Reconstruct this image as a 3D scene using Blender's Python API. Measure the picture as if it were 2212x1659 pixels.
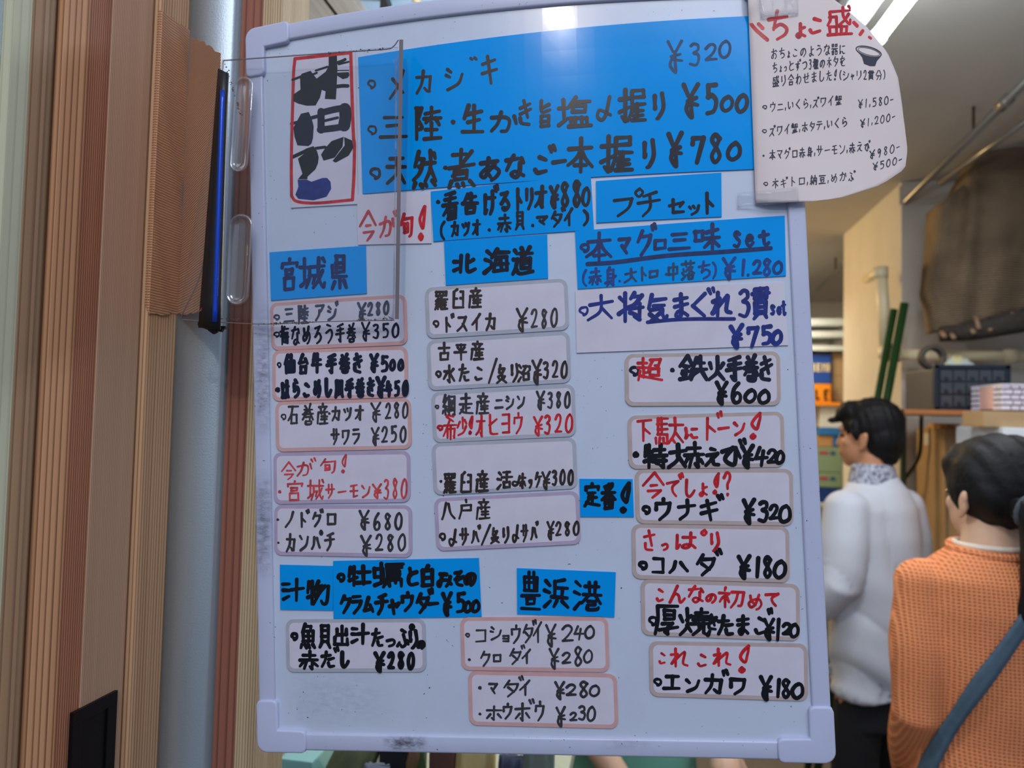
import bpy, bmesh, math, random
from mathutils import Vector, Matrix
random.seed(7)
for o in list(bpy.data.objects): bpy.data.objects.remove(o)
SC = bpy.context.scene
COL = SC.collection

# ---------------------------------------------------------------- camera
W, H, F = 2212.0, 1659.0, 1550.0
CX, CY = W/2, H/2
EYE = Vector((0.0, 0.0, 1.62))
def _n(v): return v.normalized()
ZW = _n(Vector((1950-CX, -35700-CY, F)))                  # world up, in camera axes (x right, y down, z forward)
_fx = (1390-CX)/F
YW = _n(Vector((_fx, -(ZW.x*_fx + ZW.z)/ZW.y, 1.0)))        # shop depth axis
XW = _n(YW.cross(ZW)) if YW.cross(ZW).x > 0 else -_n(YW.cross(ZW))
def c2w(c): return Vector((XW.dot(c), YW.dot(c), ZW.dot(c)))
def ray(px, py): return c2w(Vector(((px-CX)/F, (py-CY)/F, 1.0)))
def at_y(px, py, y):
    d = ray(px, py); return EYE + d*(y/d.y)
def at_x(px, py, x):
    d = ray(px, py); return EYE + d*(x/d.x)
def at_z(px, py, z):
    d = ray(px, py); return EYE + d*((z-EYE.z)/d.z)

cam = bpy.data.cameras.new('camera'); camo = bpy.data.objects.new('camera', cam); COL.objects.link(camo)
cam.sensor_fit = 'HORIZONTAL'; cam.sensor_width = 36.0; cam.lens = F/W*36.0
r_, u_, b_ = c2w(Vector((1,0,0))), c2w(Vector((0,-1,0))), c2w(Vector((0,0,-1)))
camo.matrix_world = Matrix(((r_.x,u_.x,b_.x,EYE.x),(r_.y,u_.y,b_.y,EYE.y),(r_.z,u_.z,b_.z,EYE.z),(0,0,0,1)))
cam.clip_start = 0.02
cam.dof.use_dof = True; cam.dof.focus_distance = 0.572; cam.dof.aperture_fstop = 6.6
SC.camera = camo

# ---------------------------------------------------------------- light and exposure
SC.view_settings.view_transform = 'Standard'
SC.view_settings.look = 'None'
SC.view_settings.gamma = 1.0
SC.view_settings.use_curve_mapping = False
SC.view_settings.exposure = 0.17
wd = bpy.data.worlds.new('street_daylight'); SC.world = wd; wd.use_nodes = True
bg = wd.node_tree.nodes['Background']
bg.inputs[1].default_value = 0.5
_tc = wd.node_tree.nodes.new('ShaderNodeTexCoord'); _sp = wd.node_tree.nodes.new('ShaderNodeSeparateXYZ'); _rp = wd.node_tree.nodes.new('ShaderNodeValToRGB')
wd.node_tree.links.new(_tc.outputs['Generated'], _sp.inputs[0]); wd.node_tree.links.new(_sp.outputs['Z'], _rp.inputs[0]); wd.node_tree.links.new(_rp.outputs[0], bg.inputs[0])
_e = _rp.color_ramp.elements; _e[0].position = 0.0; _e[0].color = (0.20, 0.24, 0.31, 1); _e[1].position = 0.45; _e[1].color = (0.80, 0.97, 1.28, 1)
_m = _e.new(0.12); _m.color = (0.49, 0.61, 0.84, 1)

def area(name, loc, target, size, size_y, power, color):
    l = bpy.data.lights.new(name, 'AREA'); l.shape = 'RECTANGLE'; l.size = size; l.size_y = size_y
    l.energy = power; l.color = color
    o = bpy.data.objects.new(name, l); COL.objects.link(o); o.location = loc
    d = (Vector(target)-Vector(loc)).normalized()
    o.rotation_euler = d.to_track_quat('-Z', 'Y').to_euler()
    return o
def point(name, loc, power, color, r=0.04):
    l = bpy.data.lights.new(name, 'POINT'); l.energy = power; l.color = color; l.shadow_soft_size = r
    o = bpy.data.objects.new(name, l); COL.objects.link(o); o.location = loc
    return o
area('street_sky_light', (0.4, -0.9, 3.1), (0.0, 0.6, 1.75), 1.4, 1.0, 19, (0.86, 0.90, 1.0))
point('soffit_fill', (-0.05, 1.35, 2.05), 11, (0.86, 0.93, 1.0), 0.05)  # unseen fill light, added behind the board to brighten the soffit boards
area('shop_tube_light', (0.75, 1.95, 2.56), (0.75, 1.95, 0), 0.9, 0.12, 10, (0.95, 0.97, 1.0))
area('shop_warm_lamp', (-0.3, 4.3, 2.40), (1.0, 3.7, 1.3), 0.5, 0.5, 19, (1.0, 0.68, 0.30))
area('shop_rear_tube', (0.6, 5.0, 2.4), (0.9, 5.3, 0.8), 0.9, 0.15, 18, (1.0, 0.90, 0.74))

# ---------------------------------------------------------------- materials
def lin(c):
    def f(v):
        v /= 255.0
        return v/12.92 if v <= 0.04045 else ((v+0.055)/1.055)**2.4
    return (f(c[0]), f(c[1]), f(c[2]), 1.0)
MATS = {}
def mat(name, rgb, rough=0.6, spec=0.5, metal=0.0, coat=0.0, noise=0.0, nscale=30.0, nstretch=(1,1,1), rgb2=None, bump=0.0, bscale=200.0, coat_rough=0.08, emit=None):
    if name in MATS: return MATS[name]
    m = bpy.data.materials.new(name); m.use_nodes = True; nt = m.node_tree
    p = nt.nodes['Principled BSDF']
    p.inputs['Base Color'].default_value = lin(rgb); p.inputs['Roughness'].default_value = rough
    p.inputs['Metallic'].default_value = metal; p.inputs['Specular IOR Level'].default_value = spec
    p.inputs['Coat Weight'].default_value = coat; p.inputs['Coat Roughness'].default_value = coat_rough
    if emit:
        p.inputs['Emission Color'].default_value = (emit[0], emit[1], emit[2], 1); p.inputs['Emission Strength'].default_value = emit[3]
    if noise > 0 or rgb2 or bump > 0:
        tc = nt.nodes.new('ShaderNodeTexCoord'); mp = nt.nodes.new('ShaderNodeMapping')
        mp.inputs['Scale'].default_value = nstretch
        nt.links.new(tc.outputs['Object'], mp.inputs[0])
        if noise > 0 or rgb2:
            nz = nt.nodes.new('ShaderNodeTexNoise'); nz.inputs['Scale'].default_value = nscale; nz.inputs['Detail'].default_value = 5
            nt.links.new(mp.outputs[0], nz.inputs['Vector'])
            rp = nt.nodes.new('ShaderNodeValToRGB')
            c1 = lin(rgb); c2 = lin(rgb2) if rgb2 else tuple(v*(1-noise) for v in c1[:3])+(1,)
            rp.color_ramp.elements[0].color = c2; rp.color_ramp.elements[0].position = 0.32
            rp.color_ramp.elements[1].color = c1; rp.color_ramp.elements[1].position = 0.62
            nt.links.new(nz.outputs['Fac'], rp.inputs[0]); nt.links.new(rp.outputs[0], p.inputs['Base Color'])
        if bump > 0:
            nb = nt.nodes.new('ShaderNodeTexNoise'); nb.inputs['Scale'].default_value = bscale
            nt.links.new(mp.outputs[0], nb.inputs['Vector'])
            bp = nt.nodes.new('ShaderNodeBump'); bp.inputs['Strength'].default_value = bump; bp.inputs['Distance'].default_value = 0.002
            nt.links.new(nb.outputs['Fac'], bp.inputs['Height']); nt.links.new(bp.outputs[0], p.inputs['Normal'])
    MATS[name] = m; return m

def wood(name, light, dark, period=4.0, axis='Y', contrast=0.5, rough=0.55, width=0.38, wob=3.2):
    """Straight vertical grain: thin dark growth lines, period in millimetres, with a broad tone drift."""
    if name in MATS: return MATS[name]
    m = bpy.data.materials.new(name); m.use_nodes = True; nt = m.node_tree; N = nt.nodes.new; L = nt.links.new
    p = nt.nodes['Principled BSDF']; p.inputs['Roughness'].default_value = rough; p.inputs['Specular IOR Level'].default_value = 0.3
    tc = N('ShaderNodeTexCoord'); sp = N('ShaderNodeSeparateXYZ'); L(tc.outputs['Object'], sp.inputs[0])
    ad = N('ShaderNodeMath'); ad.operation = 'ADD'; L(sp.outputs['X'], ad.inputs[0]); L(sp.outputs['Y'], ad.inputs[1])
    zz = N('ShaderNodeMath'); zz.operation = 'MULTIPLY'; zz.inputs[1].default_value = 0.010; L(sp.outputs['Z'], zz.inputs[0])
    cb = N('ShaderNodeCombineXYZ'); L(ad.outputs[0], cb.inputs['X']); L(zz.outputs[0], cb.inputs['Y'])
    w = N('ShaderNodeTexWave'); w.wave_type = 'BANDS'; w.bands_direction = 'X'; w.wave_profile = 'SAW'
    w.inputs['Scale'].default_value = 314.16/period/1.0*1e-0; w.inputs['Distortion'].default_value = wob; w.inputs['Detail'].default_value = 3; w.inputs['Detail Scale'].default_value = 1.0; w.inputs['Detail Roughness'].default_value = 0.6
    L(cb.outputs[0], w.inputs['Vector'])
    rp = N('ShaderNodeValToRGB'); e = rp.color_ramp.elements
    e[0].position = 1-width; e[0].color = lin(light)
    e[1].position = 0.97; e[1].color = lin(tuple(l*(1-contrast)+d*contrast for l, d in zip(light, tuple(v*0.72 for v in dark))))
    L(w.outputs['Fac'], rp.inputs[0])
    n2 = N('ShaderNodeTexNoise'); n2.inputs['Scale'].default_value = 60; n2.inputs['Detail'].default_value = 3; L(cb.outputs[0], n2.inputs['Vector'])
    r2 = N('ShaderNodeValToRGB'); r2.color_ramp.elements[0].position = 0.34; r2.color_ramp.elements[0].color = tuple(min(1, a/b) for a, b in zip(lin(tuple(l*.6+d*.4 for l, d in zip(light, dark)))[:3], lin(light)[:3]))+(1,); r2.color_ramp.elements[1].position = 0.62
    L(n2.outputs['Fac'], r2.inputs[0])
    mx = N('ShaderNodeMixRGB'); mx.blend_type = 'MULTIPLY'; mx.inputs[0].default_value = 0.7
    L(rp.outputs[0], mx.inputs[1]); L(r2.outputs[0], mx.inputs[2]); L(mx.outputs[0], p.inputs['Base Color'])
    MATS[name] = m; return m

def clear(name, tint=(0.95,0.96,0.97), gloss=0.10, rough=0.06, haze=0.0, fres=0.35):
    """Thin clear plastic: see-through, a little haze, a sheen that grows at glancing angles."""
    if name in MATS: return MATS[name]
    m = bpy.data.materials.new(name); m.use_nodes = True; nt = m.node_tree; N = nt.nodes.new; L = nt.links.new
    nt.nodes.remove(nt.nodes['Principled BSDF']); out = nt.nodes['Material Output']
    tr = N('ShaderNodeBsdfTransparent'); tr.inputs[0].default_value = (*tint, 1)
    gl = N('ShaderNodeBsdfGlossy'); gl.inputs['Roughness'].default_value = rough; gl.inputs[0].default_value = (1,1,1,1)
    lw = N('ShaderNodeLayerWeight'); lw.inputs[0].default_value = fres
    ma = N('ShaderNodeMath'); ma.operation = 'MULTIPLY_ADD'; ma.inputs[1].default_value = 0.5; ma.inputs[2].default_value = gloss*0.5
    L(lw.outputs['Fresnel'], ma.inputs[0])
    mx = N('ShaderNodeMixShader'); L(ma.outputs[0], mx.inputs[0]); L(tr.outputs[0], mx.inputs[1]); L(gl.outputs[0], mx.inputs[2])
    last = mx
    if haze > 0:
        df = N('ShaderNodeBsdfDiffuse'); df.inputs[0].default_value = (0.7,0.72,0.74,1)
        m2 = N('ShaderNodeMixShader'); m2.inputs[0].default_value = haze
        L(mx.outputs[0], m2.inputs[1]); L(df.outputs[0], m2.inputs[2]); last = m2
    L(last.outputs[0], out.inputs[0])
    MATS[name] = m; return m

# ---------------------------------------------------------------- object helpers
def link(name, me, m=None, parent=None):
    o = bpy.data.objects.new(name, me); COL.objects.link(o)
    if m is not None: me.materials.append(m)
    if parent is not None: o.parent = parent
    return o
def tag(o, label=None, cat=None, group=None, kind=None):
    if label: o['label'] = label
    if cat: o['category'] = cat
    if group: o['group'] = group
    if kind: o['kind'] = kind
    return o
def empty(name, loc, label=None, cat=None, group=None):
    o = bpy.data.objects.new(name, None); COL.objects.link(o); o.location = loc; o.empty_display_size = 0.05
    tag(o, label, cat, group); return o
def put(name, bm, m, root, smooth=False):
    """Link a world-space bmesh under a root Empty/mesh that may be moved away from the origin."""
    if root is not None:
        bmesh.ops.translate(bm, verts=bm.verts, vec=-root_loc(root))
    me = bpy.data.meshes.new(name); bmesh.ops.recalc_face_normals(bm, faces=bm.faces); bm.to_mesh(me); bm.free()
    if smooth:
        for p in me.polygons: p.use_smooth = True
    return link(name, me, m, root)
def root_loc(o):
    v = Vector((0,0,0))
    while o is not None: v += o.location; o = o.parent
    return v
def solo(name, bm, m, label=None, cat=None, group=None, kind=None, smooth=False):
    c = Vector((0,0,0)); lo = 1e9
    for v in bm.verts: c += v.co; lo = min(lo, v.co.z)
    c /= max(1, len(bm.verts)); c.z = lo
    bmesh.ops.translate(bm, verts=bm.verts, vec=-c)
    me = bpy.data.meshes.new(name); bmesh.ops.recalc_face_normals(bm, faces=bm.faces); bm.to_mesh(me); bm.free()
    if smooth:
        for p in me.polygons: p.use_smooth = True
    o = link(name, me, m); o.location = c
    return tag(o, label, cat, group, kind)

def bm_box(lo, hi, bevel=0.0, bm=None, segs=2, M=None):
    bm2 = bmesh.new()
    bmesh.ops.create_cube(bm2, size=1.0)
    lo, hi = Vector(lo), Vector(hi); s = hi-lo; c = (hi+lo)/2
    for v in bm2.verts: v.co = Vector((v.co.x*s.x+c.x, v.co.y*s.y+c.y, v.co.z*s.z+c.z))
    if bevel > 0: bmesh.ops.bevel(bm2, geom=bm2.edges[:], offset=bevel, segments=segs, affect='EDGES', profile=0.7)
    if M is not None: bmesh.ops.transform(bm2, matrix=M, verts=bm2.verts)
    if bm is None: return bm2
    return merge(bm, bm2)
def merge(bm, bm2):
    me = bpy.data.meshes.new('tmp'); bm2.to_mesh(me); bm2.free(); bm.from_mesh(me); bpy.data.meshes.remove(me); return bm
def bm_tube(pts, rad, n=12, bm=None, cap=True, closed=False):
    """A round tube along a polyline; rad is a number or one per point."""
    bm = bm or bmesh.new(); pts = [Vector(p) for p in pts]; K = len(pts)
    rads = rad if isinstance(rad, (list, tuple)) else [rad]*K
    rings = []; prev = None
    for i, p in enumerate(pts):
        a = pts[max(0,i-1)]; b = pts[min(K-1,i+1)]
        t = (b-a).normalized()
        if prev is None:
            ref = Vector((0,0,1)) if abs(t.z) < 0.9 else Vector((1,0,0)); x = t.cross(ref).normalized()
        else: x = (prev - t*prev.dot(t)).normalized()
        prev = x; y = t.cross(x)
        rings.append([bm.verts.new(p + (x*math.cos(2*math.pi*k/n)+y*math.sin(2*math.pi*k/n))*rads[i]) for k in range(n)])
    for i in range(K-1):
        for k in range(n): bm.faces.new((rings[i][k], rings[i][(k+1)%n], rings[i+1][(k+1)%n], rings[i+1][k]))
    if cap:
        bm.faces.new(rings[0][::-1]); bm.faces.new(rings[-1])
    return bm
def spline(pts, n=6):
    pts = [Vector(p) for p in pts]
    if len(pts) < 3: return pts
    P = [2*pts[0]-pts[1]] + pts + [2*pts[-1]-pts[-2]]; out = []
    for i in range(1, len(P)-2):
        for k in range(n):
            t = k/n; a,b,c,d = P[i-1],P[i],P[i+1],P[i+2]
            out.append(0.5*((2*b)+(c-a)*t+(2*a-5*b+4*c-d)*t*t+(3*b-a-3*c+d)*t**3))
    out.append(pts[-1]); return out
def bm_grid(rows, thick=None, bm=None, closed_u=False):
    """Surface through a grid of points; thick = vector(s) added for a solid sheet."""
    bm = bm or bmesh.new()
    V = [[bm.verts.new(p) for p in r] for r in rows]
    R, C = len(V), len(V[0])
    for i in range(R-1):
        for j in range(C-1): bm.faces.new((V[i][j], V[i][j+1], V[i+1][j+1], V[i+1][j]))
    if thick is not None:
        T = [[bm.verts.new(Vector(rows[i][j])+(thick[i][j] if isinstance(thick, list) else thick)) for j in range(C)] for i in range(R)]
        for i in range(R-1):
            for j in range(C-1): bm.faces.new((T[i][j], T[i+1][j], T[i+1][j+1], T[i][j+1]))
        bd = [(0,j) for j in range(C)] + [(i,C-1) for i in range(1,R)] + [(R-1,j) for j in range(C-2,-1,-1)] + [(i,0) for i in range(R-2,0,-1)]
        for k in range(len(bd)):
            a, b = bd[k], bd[(k+1)%len(bd)]
            bm.faces.new((V[a[0]][a[1]], T[a[0]][a[1]], T[b[0]][b[1]], V[b[0]][b[1]]))
    return bm
def prism(poly, vec, bm=None):
    """Solid from a planar outline pushed along vec."""
    bm = bm or bmesh.new(); vec = Vector(vec)
    a = [bm.verts.new(Vector(p)) for p in poly]; b = [bm.verts.new(Vector(p)+vec) for p in poly]
    bm.faces.new(a); bm.faces.new(b[::-1])
    for i in range(len(a)): bm.faces.new((a[i], b[i], b[(i+1)%len(a)], a[(i+1)%len(a)]))
    return bm
# ---------------------------------------------------------------- the whiteboard's surface
# a 45 x 60 cm board hung a hand above eye level, its upper edge bowed out toward the street
def _unproj(px, py, depth): return EYE + c2w(Vector(((px-CX)/F*depth, (py-CY)/F*depth, depth)))
B_O = EYE + c2w(Vector((-0.20612, 0.29893, 0.58838)))
B_U = c2w(Vector((0.99308, -0.03793, -0.11112))).normalized()*0.45
B_V = c2w(Vector((-0.03229, -0.99855, 0.04314))).normalized()*0.60
B_N = -_n(B_U.cross(B_V))
if B_N.dot(EYE-B_O) < 0: B_N = -B_N
BOW = 0.0215
def bowf(u, v):
    uu = min(max(u, -0.1), 1.1); vv = max(v, 0.0)
    return BOW*4*uu*(1-uu)*vv*vv
def S(u, v, h=0.0): return B_O + B_U*u + B_V*v + B_N*(bowf(u, v)+h)
def _planehit(px, py, off):
    d = ray(px, py); q = B_O + B_N*off
    t = (q-EYE).dot(B_N)/d.dot(B_N); p = EYE + d*t - q
    return p.dot(B_U)/0.2025, p.dot(B_V)/0.36
def hit(px, py, h=0.0):
    u, v = _planehit(px, py, h)
    for _ in range(8): u, v = _planehit(px, py, bowf(u, v)+h)
    return u, v
def B(px, py, h=0.0):
    u, v = hit(px, py, h); return S(u, v, h)

def sheet(poly, h0, h1, step=0.03, bm=None, surf=S, bevel=0.0):
    """A thin plate lying on the board: outline in (u,v), from height h0 to h1, cut fine enough to follow the bow."""
    b2 = bmesh.new()
    f = b2.faces.new([b2.verts.new((p[0], p[1], 0)) for p in poly])
    us = [p[0] for p in poly]; vs = [p[1] for p in poly]
    for ax, lo, hi in ((0, min(us), max(us)), (1, min(vs), max(vs))):
        n = max(1, int((hi-lo)/step))
        for k in range(1, n):
            c = lo+(hi-lo)*k/n; co = Vector((c,0,0)) if ax == 0 else Vector((0,c,0)); no = Vector((1,0,0)) if ax == 0 else Vector((0,1,0))
            bmesh.ops.bisect_plane(b2, geom=b2.verts[:]+b2.edges[:]+b2.faces[:], plane_co=co, plane_no=no)
    r = bmesh.ops.extrude_face_region(b2, geom=b2.faces[:])
    top = set(v for v in r['geom'] if isinstance(v, bmesh.types.BMVert))
    for v in b2.verts:
        v.co = surf(v.co.x, v.co.y, h1 if v in top else h0)
    if bm is None: return b2
    return merge(bm, b2)
def quad_outline(c, rad=0.0, inset=0.0, n=6):
    """Corners TL TR BR BL in (u,v) -> outline, optionally with rounded corners; rad and inset in metres."""
    P = [Vector((p[0]*0.45, p[1]*0.60)) for p in c]
    if inset:
        Q = []
        for i in range(4):
            a, p, b = P[i-1], P[i], P[(i+1)%4]
            e1 = (a-p).normalized(); e2 = (b-p).normalized(); Q.append(p+(e1+e2)*inset)
        P = Q
    if rad <= 0: return [(p.x/0.45, p.y/0.60) for p in P]
    out = []
    for i in range(4):
        a, p, b = P[i-1], P[i], P[(i+1)%4]
        e1 = (a-p).normalized(); e2 = (b-p).normalized()
        s, e = p+e1*rad, p+e2*rad; cen = p+(e1+e2)*rad
        for k in range(n+1):
            t = k/n; ang = t*math.pi/2
            q = cen - e2*rad*math.cos(ang) - e1*rad*math.sin(ang)
            out.append((q.x/0.45, q.y/0.60))
    return out
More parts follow.
